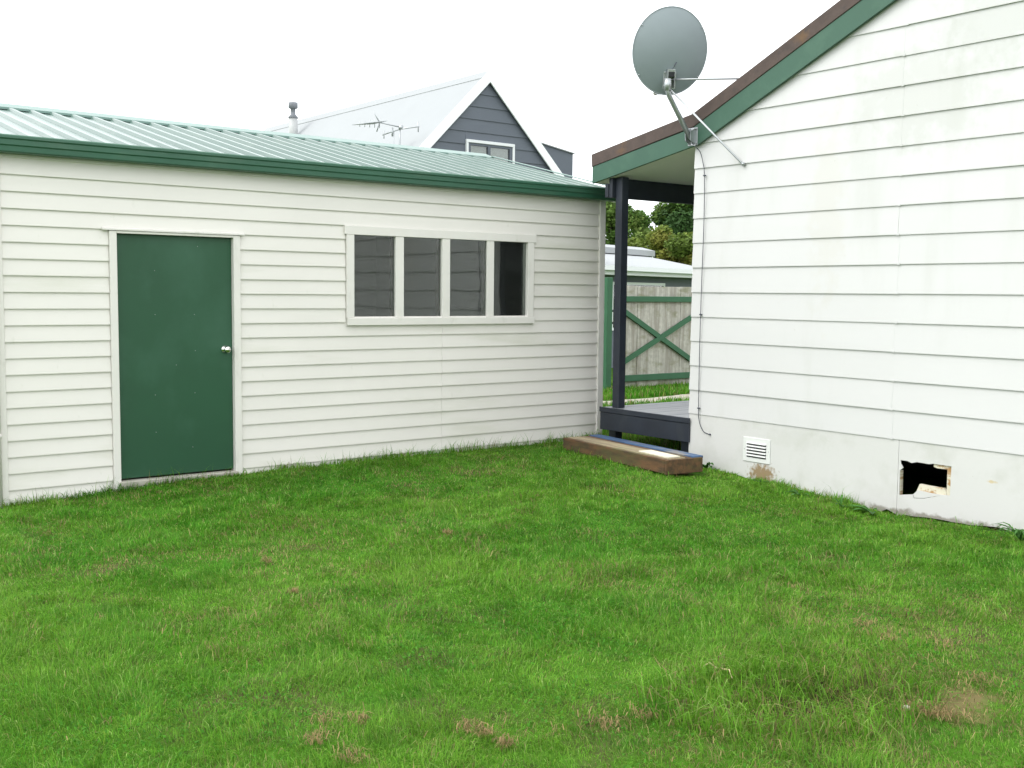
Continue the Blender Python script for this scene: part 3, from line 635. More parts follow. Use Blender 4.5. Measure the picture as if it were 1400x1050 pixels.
# ------------------------------------------------------------------ neighbour's steep-gabled house
NY, NX, NZ = 17.0, 12.455, 3.938
nh = root('neighbour_house', (NX, 21.5, -1.6), 'steep white-roofed house with slate grey gable rising behind the garage', 'house')
NYe = 26.6; ZE = 1.75
def nboard(zb, zt, xl0, xr0, xl1, xr1):
    V = [(xl0, NY-.018, zb), (xr0, NY-.018, zb), (xr0, NY+.02, zb), (xl0, NY+.02, zb), (xl1, NY-.002, zt), (xr1, NY-.002, zt), (xr1, NY+.02, zt), (xl1, NY+.02, zt)]
    mk('cladding_board', V, BF, 'slate_wall', nh)
zl = [3.700, 3.464, 3.228, 2.992, 2.756, 2.52, 2.284, 2.048, 1.812]
wx0, wx1, wz1, wz0 = 11.945, 13.083, 2.845, 1.95
prev = NZ+.05
for z in zl:
    xa0, xa1 = NX-(NZ-z)-.08, NX+(NZ-z)+.08; xb0, xb1 = NX-max(NZ-prev, 0)-.08, NX+max(NZ-prev, 0)+.08
    if z < wz1-.05 and z > wz0-.2:
        nboard(z, prev, xa0, wx0, xb0, wx0); nboard(z, prev, wx1, xa1, wx1, xb1)
        if prev > wz1+.01: nboard(wz1, prev, wx0+.001, wx1-.001, wx0+.001, wx1-.001)
    else: nboard(z, prev, xa0, xa1, xb0, xb1)
    prev = z
prism('gable_lining', [(NX-(NZ-1.75)-.05, 1.75), (wx0+.01, 1.75), (wx0+.01, wz1-.01), (wx1-.01, wz1-.01), (wx1-.01, 1.75), (NX+(NZ-1.75)+.05, 1.75), (NX, NZ+.04)], 'Y', NY+.021, NY+.15, 'slate_wall', nh)
box('lower_wall', NX-2.35, NX+2.25, NY+.02, NY+.18, -1.7, 1.745, 'slate_wall', nh, 0)
for xa in (NX-2.35, NX+2.10): box('lower_wall', xa, xa+.15, NY+.185, NYe-.3, -1.7, 1.745, 'slate_wall', nh, 0)
box('back_wall', NX-2.35, NX+2.25, NYe-.29, NYe-.15, -1.7, 1.745, 'slate_wall', nh, 0)
prism('back_gable', [(NX-2.2, 1.746), (NX+2.2, 1.746), (NX, NZ)], 'Y', NYe-.29, NYe-.15, 'slate_wall', nh)
TH = .21
for s in (-1, 1):
    xe = NX+s*(NZ-ZE)
    rf = prism('roof', [(NX, NZ+.12), (NX, NZ+TH), (xe+s*.2, ZE+TH-.2), (xe+s*.2, ZE-.08)], 'Y', NY-.06, NYe, 'white_roof', nh)
    prism('barge_board', [(NX, NZ+.002), (NX, NZ+TH+.015), (xe+s*.2, ZE+TH+.015-.2), (xe+s*.2, ZE-.2)], 'Y', NY-.09, NY-.062, 'barge_white', nh)
    yy = NY+.4
    while yy < NYe-.2:                      # standing ribs of the white roof
        d = np.array([s*.7071, .7071]); P = [(NX+s*.2, NZ+TH-.2), (NX+s*.2+d[0]*.012, NZ+TH-.2+.012), (xe+s*.2+d[0]*.012, ZE+TH-.2+.012), (xe+s*.2, ZE+TH-.2)]
        yy += .76
prism('ridge_cap', [(NX-.16, NZ+TH-.145), (NX, NZ+TH+.014), (NX+.16, NZ+TH-.145), (NX+.14, NZ+TH-.18), (NX, NZ+TH-.02), (NX-.14, NZ+TH-.18)], 'Y', NY-.055, NYe, 'white_roof', nh)
# gable window
w = box('window_frame', wx0, wx1, NY-.05, NY+.03, wz1-.055, wz1, 'white_trim_far', nh, .004)
for xa in (wx0, wx1-.05): box('window_frame', xa, xa+.05, NY-.05, NY+.03, wz0, wz1-.0555, 'white_trim_far', nh, .004)
box('window_frame', wx0, wx1, NY-.05, NY+.03, wz0-.05, wz0-.0005, 'white_trim_far', nh, .004)
xm = (wx0+wx1)/2-.03
for xa, xb in ((wx0+.0505, wx0+.11), (xm-.03, xm+.03), (wx1-.11, wx1-.0505)): box('sash', xa, xb, NY-.03, NY+.02, wz0, wz1-.056, 'slate_wall', nh, 0)
box('sash', wx0+.11, wx1-.11, NY-.029, NY+.019, wz1-.10, wz1-.0562, 'slate_wall', nh, 0)
box('curtain', wx0+.1, wx1-.1, NY+.05, NY+.06, wz0, wz1-.06, 'curtain', nh, 0)
for xa, xb in ((wx0+.11, xm-.03), (xm+.03, wx1-.11)): box('window_pane', xa, xb, NY-.006, NY, wz0, wz1-.1, 'window_glass', nh, 0)
# dormer cheek on the right slope
D0, D1 = 17.35, 19.6; f_ = D0/17
dxr, dzr, dzl = 14.577*f_, 2.791*f_, 2.95*f_
for i, (za, zb_) in enumerate(((2.20, 2.42), (2.42, 2.64), (2.64, 2.84))):
    tl = zb_ if i < 2 else None
    xl = NX+.45
    if i < 2: box('dormer_board', xl, dxr, D0-.016, D0+.02, za, zb_, 'slate_wall', nh, 0)
    else: prism('dormer_board', [(xl, za), (dxr, za), (dxr, dzr), (xl, dzr+(dxr-xl)*.155)], 'Y', D0-.016, D0+.02, 'slate_wall', nh)
box('dormer_front', dxr-.08, dxr-.002, D0+.021, D1, 1.2, dzr-.01, 'slate_wall', nh, 0)
prism('dormer_roof', [(NX+.3, dzr+(dxr-NX-.3)*.155+.002), (dxr+.03, dzr-.002), (dxr+.02, dzr+.02), (NX+.3, dzr+(dxr-NX-.3)*.155+.025)], 'Y', D0-.05, D1, 'white_roof', nh)
# flue on the left slope
def on_left_roof(px, py):
    r = ray(px, py); t = (NX-(NZ+TH))/(r[0]-r[2]); return r*t        # X - z = NX - (NZ+TH)
fl = on_left_roof(401, 190); dfl = float(np.dot(fl, _fw)); k_ = dfl/F_PX
ft = fl+np.array([0, 0, (190-141)*k_])
flue = tube('flue', [fl+np.array([0, 0, -.25]), ft-np.array([0, 0, 20*k_])], 6.0*k_, 'flue_grey', nh, 16)
lathe('flue_collar', [(6.2*k_, -1.5*k_), (7.2*k_, -.5*k_), (3.4*k_, 4*k_), (3.2*k_, 12*k_), (3.4*k_, 12*k_)], ft-np.array([0, 0, 20*k_]), (0, 0, 1), 'flue_cap', flue, 16)
lathe('flue_cowl', [(4.5*k_, 11.5*k_), (6.4*k_, 12.5*k_), (6.4*k_, 19.5*k_), (5.9*k_, 20*k_), (0, 20.3*k_)], ft-np.array([0, 0, 20*k_]), (0, 0, 1), 'flue_cap', flue, 16)
# television aerial on the same slope
ab = on_left_roof(546.5, 214); da = float(np.dot(ab, _fw)); ka = da/F_PX
ant = root('television_aerial', tuple(ab), 'small branched television aerial on a thin mast against the white roof', 'aerial')
def ap(px, py, d=0): return atD(px, py, da+d)/1.0
mast_t = ap(546.5, 172)
tube('mast', [ab+np.array([0, 0, -.05]), mast_t], .016, 'galv', ant, 8)
b1 = [ap(492, 169.5, -.25), ap(519, 167.5, -.1), ap(548, 174, 0)]
tube('boom', b1, .012, 'galv', ant, 6)
b2 = [ap(523, 184.5, .2), ap(547, 176.5, 0), ap(573, 173, -.2)]
tube('boom', b2, .012, 'galv', ant, 6)
for i in range(9):
    t = i/8; c = np.array(b1[0])*(1-t)+np.array(b1[1])*t; h = .05+.05*t
    tube('element', [c+np.array([-.1, .1, -h*.3]), c+np.array([.1, -.1, h*.3])], .006, 'galv', ant, 5)
    if i % 2 == 0: tube('element', [c+np.array([0, 0, -h]), c+np.array([0, 0, h])], .006, 'galv', ant, 5)
c = np.array(b1[1])-.002
for dx_, dz_ in ((-.10, .20), (-.03, -.16)): tube('reflector_rod', [c, c+np.array([dx_, .05, dz_])], .011, 'galv', ant, 6)
for (px, py, h, r_) in ((525, 184, 5.5, .010), (536.5, 180.5, 6, .02), (571.8, 173.3, 7, .013)):
    c = ap(px, py, 0); tube('dipole', [c+np.array([0, 0, -h*ka]), c+np.array([0, 0, h*ka])], r_*.8, 'galv', ant, 6)
lathe('mast_clamp', [(0, -.03), (.04, -.03), (.045, .0), (.04, .04), (0, .04)], ap(548, 174.5), (0, 0, 1), 'galv', ant, 8)
tube('stay', [ap(538.5, 180), ap(538.5, 214)], .007, 'galv', ant, 5)

# ------------------------------------------------------------------ low white-roofed house beyond the gate
LD = 25.0
e0 = atD(905, 377, LD); dirx = np.array([.945, .327]); dirx /= np.linalg.norm(dirx); diry = np.array([-dirx[1], dirx[0]])
lz = e0[2]
low = root('low_house', (e0[0]+diry[0]*3, e0[1]+diry[1]*3, -1.6), 'low slate-walled house with white hip roof beyond the board gate', 'house')
def lp(u, v, z): q = e0[:2]+dirx*u+diry*v; return (q[0], q[1], z)
def lbox(name, u0, u1, v0, v1, z0, z1, m, parent=low):
    V = [lp(u0, v0, z0), lp(u1, v0, z0), lp(u1, v1, z0), lp(u0, v1, z0), lp(u0, v0, z1), lp(u1, v0, z1), lp(u1, v1, z1), lp(u0, v1, z1)]
    return mk(name, V, BF, m, parent)
def lon(px, py, v):
    r = ray(px, py); t = (v+float(np.dot(e0[:2], diry)))/float(np.dot(r[:2], diry)); return r*t
UL, DV = -5.5, 6.0; UR = float(np.dot(lon(985, 375, 0)[:2]-e0[:2], dirx))
for (u0, u1, v0, v1) in ((UL+.5, UR-.5, .45, .6), (UL+.5, UR-.5, DV-.6, DV-.45)): lbox('wall', u0, u1, v0, v1, -1.7, lz+.02, 'slate_wall')
for u0 in (UL+.5, UR-.65): lbox('wall', u0, u0+.15, .601, DV-.601, -1.7, lz+.02, 'slate_wall')
lbox('fascia', UL, UR, -.02, .02, lz-.02, lz+.17, 'white_trim_far'); lbox('fascia', UR-.02, UR+.02, .021, DV, lz-.02, lz+.17, 'white_trim_far')
lbox('gutter', UL-.02, UR+.02, -.14, -.021, lz+.07, lz+.17, 'white_trim_far')
lbox('soffit', UL, UR-.021, .0205, DV, lz-.015, lz+.0, 'white_trim_far')
# hip roof: front, right hip, back; ridge set back
hv = DV/2; rp_ = lon(874, 348.5, hv); zr = rp_[2]; ur = float(np.dot(rp_[:2]-e0[:2], dirx))
P = [lp(UL, -.03, lz+.16), lp(UR+.03, -.03, lz+.16), lp(ur, hv, zr), lp(UL, hv, zr), lp(UR+.03, DV+.03, lz+.16), lp(UL, DV+.03, lz+.16)]
Pb = [(p[0], p[1], p[2]-.06) for p in P]
mk('roof', P+Pb, [(0, 1, 2, 3), (1, 4, 2), (3, 2, 4, 5), (0, 3, 5, 11, 9, 6), (6, 9, 8, 7), (7, 8, 10), (9, 11, 10, 8), (0, 6, 7, 1), (1, 7, 10, 4), (4, 10, 11, 5)], 'white_roof', low)
# raised gablet end over the ridge
gq_ = lon(878, 338.5, hv); gl_ = np.dot(gq_[:2]-e0[:2], dirx); 
zg_ = gq_[2]
for nm, u0, u1, th in (('gablet_roof', UL, gl_, .15),):
    hw = .40
    V = [lp(u0, hv-hw, zg_-.10), lp(u1, hv-hw, zg_-.10), lp(u1, hv, zg_), lp(u0, hv, zg_), lp(u1, hv+hw, zg_-.10), lp(u0, hv+hw, zg_-.10)]
    Vb = [(p[0], p[1], p[2]-th) for p in V]
    mk(nm, V+Vb, [(0, 1, 2, 3), (3, 2, 4, 5), (6, 9, 8, 7), (9, 11, 10, 8), (0, 6, 7, 1), (1, 7, 8, 2), (2, 8, 10, 4), (4, 10, 11, 5), (0, 3, 9, 6), (3, 5, 11, 9)], 'white_roof', low)
V = [lp(gl_-.05, hv-hw+.03, zg_-.19), lp(gl_-.05, hv+hw-.03, zg_-.19), lp(gl_-.05, hv, zg_-.05), lp(gl_-.12, hv-hw+.03, zg_-.19), lp(gl_-.12, hv+hw-.03, zg_-.19), lp(gl_-.12, hv, zg_-.05),
     lp(gl_-.05, hv-hw+.03, zr-.6), lp(gl_-.05, hv+hw-.03, zr-.6), lp(gl_-.12, hv-hw+.03, zr-.6), lp(gl_-.12, hv+hw-.03, zr-.6)]
mk('gablet_wall', V, [(6, 7, 1, 2, 0), (8, 3, 5, 4, 9), (0, 2, 5, 3), (2, 1, 4, 5), (6, 0, 3, 8), (1, 7, 9, 4), (6, 8, 9, 7)], 'white_trim_far', low)
# window under the eave: white head shows above the gate
wl = lon(836, 390, .42); wr = lon(908.5, 390, .42); ul_, ur_ = np.dot(wl[:2]-e0[:2], dirx), np.dot(wr[:2]-e0[:2], dirx); wz = lon(880, 386.5, .42)[2]
lbox('window_frame', ul_, ur_, .40, .449, wz-.06, wz, 'white_trim_far'); lbox('window_frame', ul_, ul_+.06, .40, .449, wz-1.0, wz-.0605, 'white_trim_far')
lbox('window_frame', ur_-.06, ur_, .40, .449, wz-1.0, wz-.0605, 'white_trim_far'); lbox('window_frame', ul_, ur_, .40, .449, wz-1.06, wz-1.0005, 'white_trim_far')
lbox('window_pane', ul_+.06, ur_-.06, .43, .436, wz-1.0, wz-.061, 'window_glass')

# ------------------------------------------------------------------ trees and shrubs beyond
def leafy(name, label, cat, base, h, rx, nleaf, size, cols, group, crown_lo=.25, shape=1.0, lobes=9, seed=0):
    rg = np.random.default_rng(seed); rt_ = root(name, base, label, cat, group); b = np.array(base)
    tr = [b+np.array([0, 0, -.1]), b+np.array([.05*h*rg.normal()*.3, .05*h*rg.normal()*.3, h*.35]), b+np.array([.03*h*rg.normal(), .03*h*rg.normal(), h*.75])]
    tube('trunk', tr, .1, 'bark', rt_, 7, radii=[.035*h, .024*h, .008*h])
    cen = []
    for i in range(lobes):
        zf = crown_lo+(1-crown_lo)*(i+.5)/lobes; rr = rx*math.sqrt(max(.05, 1-((zf-crown_lo)/(1-crown_lo)*1.0)**2.0*shape))
        for k in range(3):
            an = rg.uniform(0, 6.28); ro = rr*rg.uniform(.25, .75)
            cen.append((b+np.array([math.cos(an)*ro, math.sin(an)*ro, h*zf*rg.uniform(.92, 1.0)]), rx*rg.uniform(.28, .48)))
    for c_, s_ in cen[::2]:
        tube('limb', [np.array(tr[1]), (np.array(tr[1])+c_)/2+np.array([0, 0, .05*h]), c_], .03, 'bark', rt_, 5, radii=[.012*h, .008*h, .003*h])
    n = nleaf; ci = rg.integers(0, len(cen), n); C = np.array([c for c, _ in cen])[ci]; R = np.array([s for _, s in cen])[ci]
    d = rg.normal(size=(n, 3)); d /= np.linalg.norm(d, axis=1)[:, None]; P = C+d*(R*rg.uniform(.55, 1.05, n))[:, None]*np.array([1, 1, .85])
    a = rg.normal(size=(n, 3)); a[:, 2] *= .5; a /= np.linalg.norm(a, axis=1)[:, None]; bb = np.cross(a, d+rg.normal(size=(n, 3))*.6); bb /= np.linalg.norm(bb, axis=1)[:, None]
    L_ = (size*rg.uniform(.6, 1.4, n))[:, None]
    V = np.stack([P-a*L_*.5, P+bb*L_*.26, P+a*L_*.5, P-bb*L_*.26], 1).reshape(-1, 3)
    me = bpy.data.meshes.new('crown'); off = np.array([0, 0, Z0])-np.array(rt_.location)
    me.vertices.add(4*n); me.vertices.foreach_set('co', (V+off).ravel()); me.loops.add(4*n); me.loops.foreach_set('vertex_index', np.arange(4*n)); me.polygons.add(n)
    me.polygons.foreach_set('loop_start', np.arange(0, 4*n, 4)); me.polygons.foreach_set('loop_total', np.full(n, 4)); me.update()
    cc = np.array(cols)[rg.integers(0, len(cols), len(cen))][ci]*rg.uniform(.65, 1.4, n)[:, None]
    ca = me.color_attributes.new('tint', 'FLOAT_COLOR', 'POINT'); ca.data.foreach_set('color', np.repeat(np.c_[cc*1.1, np.ones(n)], 4, 0).ravel().astype(np.float32))
    me.materials.append(MATS['leaves']); o = bpy.data.objects.new('crown', me); COL.objects.link(o); o.parent = rt_
    return rt_
GRN = [(.065, .125, .026), (.050, .105, .026), (.10, .165, .036), (.042, .088, .026)]
YEL = [(.15, .19, .035), (.12, .165, .03), (.18, .19, .04), (.10, .15, .03), (.16, .14, .04)]
def gpos(px, d): p = atD(px, 420, d); return (p[0], p[1], -1.62)
tg = 'trees beyond the low house'; sg = 'yellowish shrubs beyond the low house'
leafy('broadleaf_tree', 'large rounded dark green tree beside the house corner, beyond the low roof', 'tree', gpos(924, 44), 5.8, 1.8, 34000, .15, GRN, tg, .08, .75, 9, 1)
leafy('broadleaf_tree', 'tall dark green tree behind the navy verandah post', 'tree', gpos(836, 46), 5.7, 1.3, 18000, .15, GRN, tg, .25, .9, 9, 2)
leafy('broadleaf_tree', 'lighter green smaller tree between two dark trees, beyond the low roof', 'tree', gpos(866, 42), 5.0, .95, 16000, .14, [(.11, .18, .04), (.14, .20, .05), (.075, .14, .03)], tg, .12, .9, 7, 3)
for i, (px, d, h, r_) in enumerate(((876, 36, 3.5, .9), (898, 35, 3.9, .9), (928, 34, 3.55, 1.0), (956, 35, 3.8, 1.1))):
    lab = ('yellow-green shrub rising just behind the raised end of the low white roof', 'yellow-green shrub above the sloping hip of the low white roof', 'tall yellow-green shrub in front of the large rounded tree', 'yellow-green shrub half hidden by the white house corner')[i]
    leafy('flowering_shrub', lab, 'shrub', gpos(px, d), h, r_, 13000, .12, YEL, sg, .12, .7, 6, 10+i)

# ------------------------------------------------------------------ grass
def blade_mesh(name, P, az_, L_, W_, lean, col, label, cat='grass'):
    n = len(P); d = np.c_[np.cos(az_), np.sin(az_), np.zeros(n)]; s = np.c_[-np.sin(az_), np.cos(az_), np.zeros(n)]
    tw = RNG.uniform(-.9, .9, n)[:, None]; s = s*np.cos(tw)+d*np.sin(tw)
    up = np.array([0, 0, 1.]); Lc = L_[:, None]; le = lean[:, None]; w = W_[:, None]/2
    mid = P+up*Lc*.55*np.sqrt(np.maximum(.1, 1-(le*.55)**2))+d*Lc*.55*le*.5
    tip = P+up*Lc*np.sqrt(np.maximum(.03, 1-le**2))+d*Lc*le
    V = np.stack([P-s*w, P+s*w, mid+s*w*.8, mid-s*w*.8, tip], 1).reshape(-1, 3); V[:, 2] += Z0
    me = bpy.data.meshes.new(name); me.vertices.add(5*n); me.vertices.foreach_set('co', V.ravel())
    b = (np.arange(n)*5)[:, None]; idx = (b+np.array([0, 1, 2, 3, 3, 2, 4])).ravel()
    me.loops.add(7*n); me.loops.foreach_set('vertex_index', idx); me.polygons.add(2*n)
    st = np.stack([np.arange(n)*7, np.arange(n)*7+4], 1).ravel(); me.polygons.foreach_set('loop_start', st); me.polygons.foreach_set('loop_total', np.tile([4, 3], n)); me.update()
    ca = me.color_attributes.new('tint', 'FLOAT_COLOR', 'POINT'); ca.data.foreach_set('color', np.repeat(np.c_[col, np.ones(n)], 5, 0).ravel().astype(np.float32))
    me.materials.append(MATS['grass_blade']); o = bpy.data.objects.new(name, me); COL.objects.link(o)
    if label: o['label'] = label; o['category'] = cat; o['kind'] = 'stuff'
    return o
def in_step(x, y):
    q = np.c_[x, y]-FRc; u = q@ud; v = q@vd; return (u > -.03) & (u < LS+.03) & (v > -.03) & (v < WS+.1)
def tints(x, y, n, dead_bias):
    a = fnoise(x, y, .8); b_ = fnoise(x+40, y+3, 2.6); c_ = fnoise(x-20, y+60, 7)
    G1 = np.array([.074, .250, .018]); G2 = np.array([.146, .318, .032]); G3 = np.array([.042, .175, .012]); DD = np.array([.27, .225, .10]); YG = np.array([.18, .29, .04])
    t = np.clip((a-.3)*2.2+RNG.normal(0, .22, n), 0, 1)[:, None]; col = G1*(1-t)+G2*t
    k = (np.clip((.42-b_)*4, 0, 1)*.7)[:, None]; col = col*(1-k)+G3*k
    yg = (RNG.random(n) < .10+.35*np.clip(c_-.5, 0, 1))[:, None]; col = np.where(yg, YG, col)
    pale = (RNG.random(n) < .07)[:, None]; col = np.where(pale, np.array([.28, .40, .11]), col)
    dead = (RNG.random(n) < dead_bias)[:, None]; col = np.where(dead, DD*RNG.uniform(.6, 1.3, n)[:, None], col)
    tuft = .78+.5*fnoise(x-33, y+17, 9.0)
    return col*(RNG.uniform(.6, 1.35, n)*tuft)[:, None]
# sample in view wedge with a margin
N0 = 2500000
x = RNG.uniform(-2.5, 9.2, N0); y = RNG.uniform(-.8, 9.0, N0)
dep = x*_fw[0]+y*_fw[1]; lat = x*_r[0]+y*_r[1]
out = np.abs(lat)-.47*dep
keep = (dep > 1.6) & (out < 2.2)
dens = np.clip(1.15-.085*(dep-3.5), .36, 1.0)*.72
dens = np.where(out > .3, dens*.6, dens)*np.where(dep < 3.2, .6, 1)
keep &= RNG.random(N0) < dens
keep &= (y < GY-.025) & ~((x > XH-.03) & (y < HY1+.0)) & ~in_step(x, y)
keep &= ~((x > XH+.3) & (y > HY1))
dead_n = fnoise(x+7, y-3, 1.5)*.6+fnoise(x-3, y+11, 5)*.4
rightdry = np.clip((x*.79-y*.61-.1)/1.8, 0, 1)*np.clip((7.0-dep)/3, 0, 1)
thin = np.clip((dead_n-.60)*7, 0, .9)+.35*rightdry*np.clip((dead_n-.45)*5, 0, 1)
pit = np.exp(-(((x-3.58)/.36)**2+((y-2.70)/.24)**2))+.8*np.exp(-(((x-3.98)/.22)**2+((y-2.30)/.15)**2))
wallgap = ((x > XH-.16-.05*np.sin(y*9)) & (y < 5.4)).astype(float)*.93+((x > XH-.14) & (y >= 5.4) & (y < 6.6)).astype(float)*.5
keep &= RNG.random(N0) > np.clip(thin*.75+pit*.75+wallgap, 0, .97)
x, y, dep, dead_n, rightdry = x[keep], y[keep], dep[keep], dead_n[keep], rightdry[keep]; n = len(x)
z = ground_z(x, y); lush = .5*fnoise(x+3, y+8, 1.1)+.5*fnoise(x+23, y+58, 3.6)
L_ = (.018+.040*np.clip((lush-.36)*3.0, .08, 1))*RNG.uniform(.55, 1.5, n)
L_ *= np.where(RNG.random(n) < .02, 1.9, 1)
edge = ((y > GY-.10) | ((np.abs(x-(XH-.1)) < .1) & (y < HY1))).astype(float); L_ *= 1+edge*RNG.uniform(0, 1.2, n)
W_ = .0025*RNG.uniform(.7, 1.5, n)*np.clip(dep/4.6, .9, 2.1)
lean = np.clip(np.abs(RNG.normal(.74, .26, n)), .05, .98)
az_ = RNG.normal(0, 1.1, n)+fnoise(x, y, 2.3)*16          # blades comb over in swirls
db = np.clip(.02+1.3*np.clip(dead_n-.52, 0, 1)+.55*rightdry*np.clip(dead_n*2.4-.7, 0, 1), 0, .75)
blade_mesh('lawn_grass', np.c_[x, y, z-.004], az_, L_, W_, lean, tints(x, y, n, db), 'short green lawn between the garage and the white house')
print('lawn blades', n)
# low clover-like leaves in drifts
m_ = 60000; x = RNG.uniform(.2, 7.6, m_); y = RNG.uniform(1.6, 8.85, m_); kp = (RNG.random(m_) < np.clip((fnoise(x+70, y+20, 1.3)-.52)*5, 0, .8)) & ~in_step(x, y); x, y = x[kp], y[kp]; n = len(x)
blade_mesh('clover', np.c_[x, y, ground_z(x, y)+RNG.uniform(.008, .022, n)], RNG.uniform(0, 6.28, n), RNG.uniform(.012, .022, n), RNG.uniform(.007, .012, n), np.full(n, .93),
           np.array([.065, .21, .020])*RNG.uniform(.7, 1.5, n)[:, None], 'drifts of small round clover leaves low in the lawn')
# straw thatch lying flat in the thin patches
m_ = 26000; x = RNG.uniform(.3, 7.7, m_); y = RNG.uniform(1.8, 8.9, m_); dn = fnoise(x+7, y-3, 1.5)*.6+fnoise(x-3, y+11, 5)*.4
pit = np.exp(-(((x-3.58)/.45)**2+((y-2.70)/.3)**2))+1.2*np.exp(-(((x-3.98)/.24)**2+((y-2.30)/.17)**2))
kp = RNG.random(m_) < np.clip((dn-.50)*3.2, 0.02, .8)+pit; kp &= ~in_step(x, y) & (y < GY-.03) & (x < XH-.03); x, y = x[kp], y[kp]
xs_ = []; ys_ = []
for px, py, r_ in ((440, 990, .07), (640, 1000, .05), (402, 815, .03), (365, 770, .04), (660, 1012, .04), (690, 1025, .04), (835, 995, .09), (880, 985, .06), (480, 1045, .06), (1255, 970, .07), (1270, 978, .07), (1245, 962, .05), (1285, 985, .06), (1262, 972, .1), (1300, 985, .1), (1180, 860, .08), (1290, 890, .09), (1210, 880, .1), (1340, 940, .09), (430, 1020, .05), (490, 990, .05), (610, 735, .03)):
    g_ = onZ(px, py, -1.62); c_ = 70; xs_.append(g_[0]+RNG.normal(0, r_, c_)*.5); ys_.append(g_[1]+RNG.normal(0, r_, c_)*.5)
x = np.concatenate([x]+xs_); y = np.concatenate([y]+ys_); n = len(x)
blade_mesh('dead_grass', np.c_[x, y, ground_z(x, y)+RNG.uniform(.004, .030, n)], RNG.uniform(0, 6.28, n), RNG.uniform(.02, .06, n), RNG.uniform(.002, .0045, n), np.full(n, .96),
           np.array([.34, .25, .12])*RNG.uniform(.45, 1.35, n)[:, None], 'scattered dry brown clippings and thatch lying in the lawn')
# long rough grass round the hollow
m_ = 2300; an = RNG.uniform(0, 6.28, m_); rr = np.sqrt(RNG.random(m_))
x = 3.50+np.cos(an)*rr*.52-np.sin(an)*rr*.28; y = 2.70-np.cos(an)*rr*.34-np.sin(an)*rr*.30
kp = RNG.random(m_) > .85*np.exp(-(((x-3.62)/.22)**2+((y-2.66)/.12)**2)); x, y = x[kp], y[kp]; n = len(x)
blade_mesh('long_grass', np.c_[x, y, ground_z(x, y)-.005], RNG.normal(3.5, 1.1, n), RNG.uniform(.06, .20, n), RNG.uniform(.003, .006, n), np.clip(RNG.normal(.72, .18, n), .2, .97),
           tints(x, y, n, .14), 'tuft of long rough grass leaning over a bare hollow in the lawn')
# grass behind: past the verandah to the gate
m_ = 60000; x = RNG.uniform(8.3, 19, m_); y = RNG.uniform(8.2, 14.6, m_)
kp = ~((y > 11.55+.1*RNG.random(m_)) & (y < 12.3)) & ~((x < 13.2) & (y < DYo)) & ~((x < GX1+.05) & (y > GY)) & (x*_r[0]+y*_r[1] < 4.5)
x, y = x[kp], y[kp]; n = len(x)
blade_mesh('verge_grass', np.c_[x, y, ground_z(x, y)], RNG.uniform(0, 6.28, n), RNG.uniform(.05, .13, n), RNG.uniform(.010, .018, n), np.clip(RNG.normal(.4, .25, n), .05, .95),
           tints(x, y, n, .10)*1.05, 'bright grass verge in front of the board gate')
# under-deck scrub and grass wisps against the garage wall
m_ = 5000; x = RNG.uniform(7.85, 9.2, m_); y = RNG.uniform(HY1+.05, 8.9, m_); n = m_
blade_mesh('underdeck_grass', np.c_[x, y, ground_z(x, y)], RNG.uniform(0, 6.28, n), RNG.uniform(.04, .12, n), RNG.uniform(.004, .007, n), np.clip(RNG.normal(.5, .25, n), .05, .95), tints(x, y, n, .2), 'grass and litter growing under the verandah deck')
cl_ = RNG.uniform(2.1, 8.0, 46); x = np.concatenate([RNG.normal(c, .05, 14) for c in cl_]); kp = ((x < DX0-.02) | (x > DX1+.05) | (RNG.random(len(x)) < .35)) & (x > 2.0) & (x < 8.1); x = x[kp]; n = len(x); y = GY-.045-RNG.uniform(0, .05, n)
blade_mesh('wall_grass', np.c_[x, y, ground_z(x, y)], RNG.uniform(2.8, 6.6, n), RNG.uniform(.07, .17, n), RNG.uniform(.003, .005, n), np.clip(RNG.normal(.5, .25, n), .05, .95), tints(x, y, n, .12), 'longer grass wisps along the foot of the garage wall')

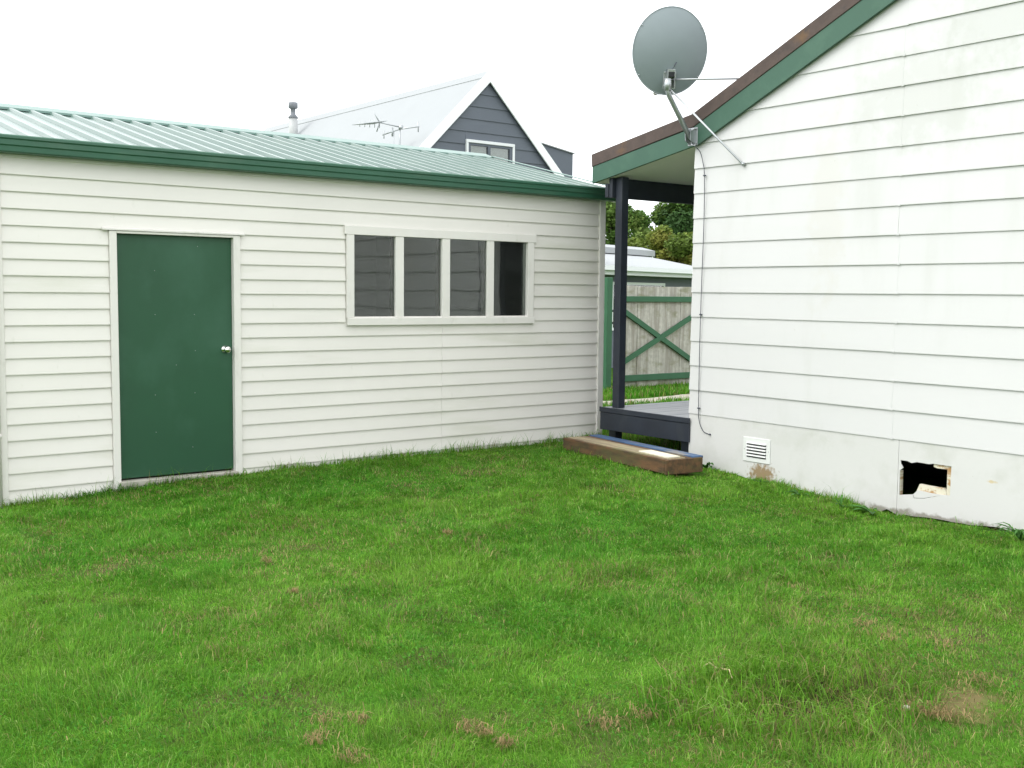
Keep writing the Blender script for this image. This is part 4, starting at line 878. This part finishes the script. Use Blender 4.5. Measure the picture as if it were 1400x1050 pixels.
# ------------------------------------------------------------------ weeds, twig, stone
def weed(px, py, nl, ln, wd, label, seed, upr=.5):
    rg = np.random.default_rng(seed); g_ = onZ(px, py, -1.665); g_[0] = min(g_[0], XH-.07); b = np.array([g_[0], g_[1], float(ground_z(g_[0], g_[1]))])
    r_ = root('weed', tuple(b), label, 'weed', 'weeds along the house wall')
    for i in range(nl):
        a = rg.uniform(0, 6.28); d = np.array([math.cos(a), math.sin(a), 0]); 
        if d[0] > .2: d[0] *= .15
        s = np.cross(d, [0, 0, 1.]); s /= np.linalg.norm(s); Ln = ln*rg.uniform(.6, 1.2); up = upr*rg.uniform(.5, 1.3); V = []; Fc = []
        prof = [(0, .15), (.25, .55), (.5, 1.0), (.75, .8), (1, .05)]
        for (t, w_) in prof:
            c = b+d*Ln*t+np.array([0, 0, Ln*(up*t*1.5-up*t*t*1.05)+.005]); V += [c-s*wd*w_*.5+np.array([0, 0, .15*wd*w_]), c, c+s*wd*w_*.5+np.array([0, 0, .15*wd*w_])]
        for k in range(4): q = k*3; Fc += [(q, q+1, q+4, q+3), (q+1, q+2, q+5, q+4)]
        o = mk('leaf', V, Fc, 'leaves', r_, True); n = len(V)
        ca = o.data.color_attributes.new('tint', 'FLOAT_COLOR', 'POINT'); col = np.array([.055, .15, .03])*rg.uniform(.7, 1.5)
        ca.data.foreach_set('color', np.tile(np.r_[col, 1], n).astype(np.float32))
weed(1094, 676, 8, .12, .03, 'small leafy weed at the wall between the vent and the broken opening', 1)
weed(1192, 697, 8, .17, .055, 'broad-leaved weed at the wall just before the broken opening', 2, .45)
weed(1396, 738, 30, .20, .022, 'bushy narrow-leaved weed past the broken opening', 3, .9)
weed(968, 646, 12, .12, .05, 'dark leafy weed tucked behind the end of the timber step', 4, .8)
weed(1040, 664, 6, .09, .03, 'tiny weed below the louvre vent', 5)
weed(1150, 690, 8, .15, .02, 'narrow-leaved weed beside the broad-leaved one', 6, .9)
g_ = [onZ(a, b, -1.575) for a, b in ((962, 911), (970, 909), (978, 911.5), (986, 911), (992, 917), (997, 918), (1001, 925))]
o = tube('twig', [p+np.array([0, 0, .01*math.sin(i*1.7)]) for i, p in enumerate(g_)], .005, 'straw', None, 6, radii=[.002, .004, .0035, .0045, .004, .003, .002]); tag(o, 'pale dry bent twig lying on the grass near the hollow', 'twig')
g0 = onZ(1241, 958, -1.60); rg = np.random.default_rng(4); V = []; Fc = []
bm = bmesh.new(); bmesh.ops.create_icosphere(bm, subdivisions=2, radius=.017)
for v in bm.verts: v.co *= 1+rg.normal(0, .09); v.co.z *= .6
bm.verts.index_update(); V = [tuple(np.array(v.co)+np.array([g0[0], g0[1], float(ground_z(g0[0], g0[1]))+.025])) for v in bm.verts]; Fc = [[v.index for v in f.verts] for f in bm.faces]; bm.free()
o = mk('pebble', V, Fc, 'stone', None, True); tag(o, 'small pale pebble on the dry patch beside the hollow', 'stone')
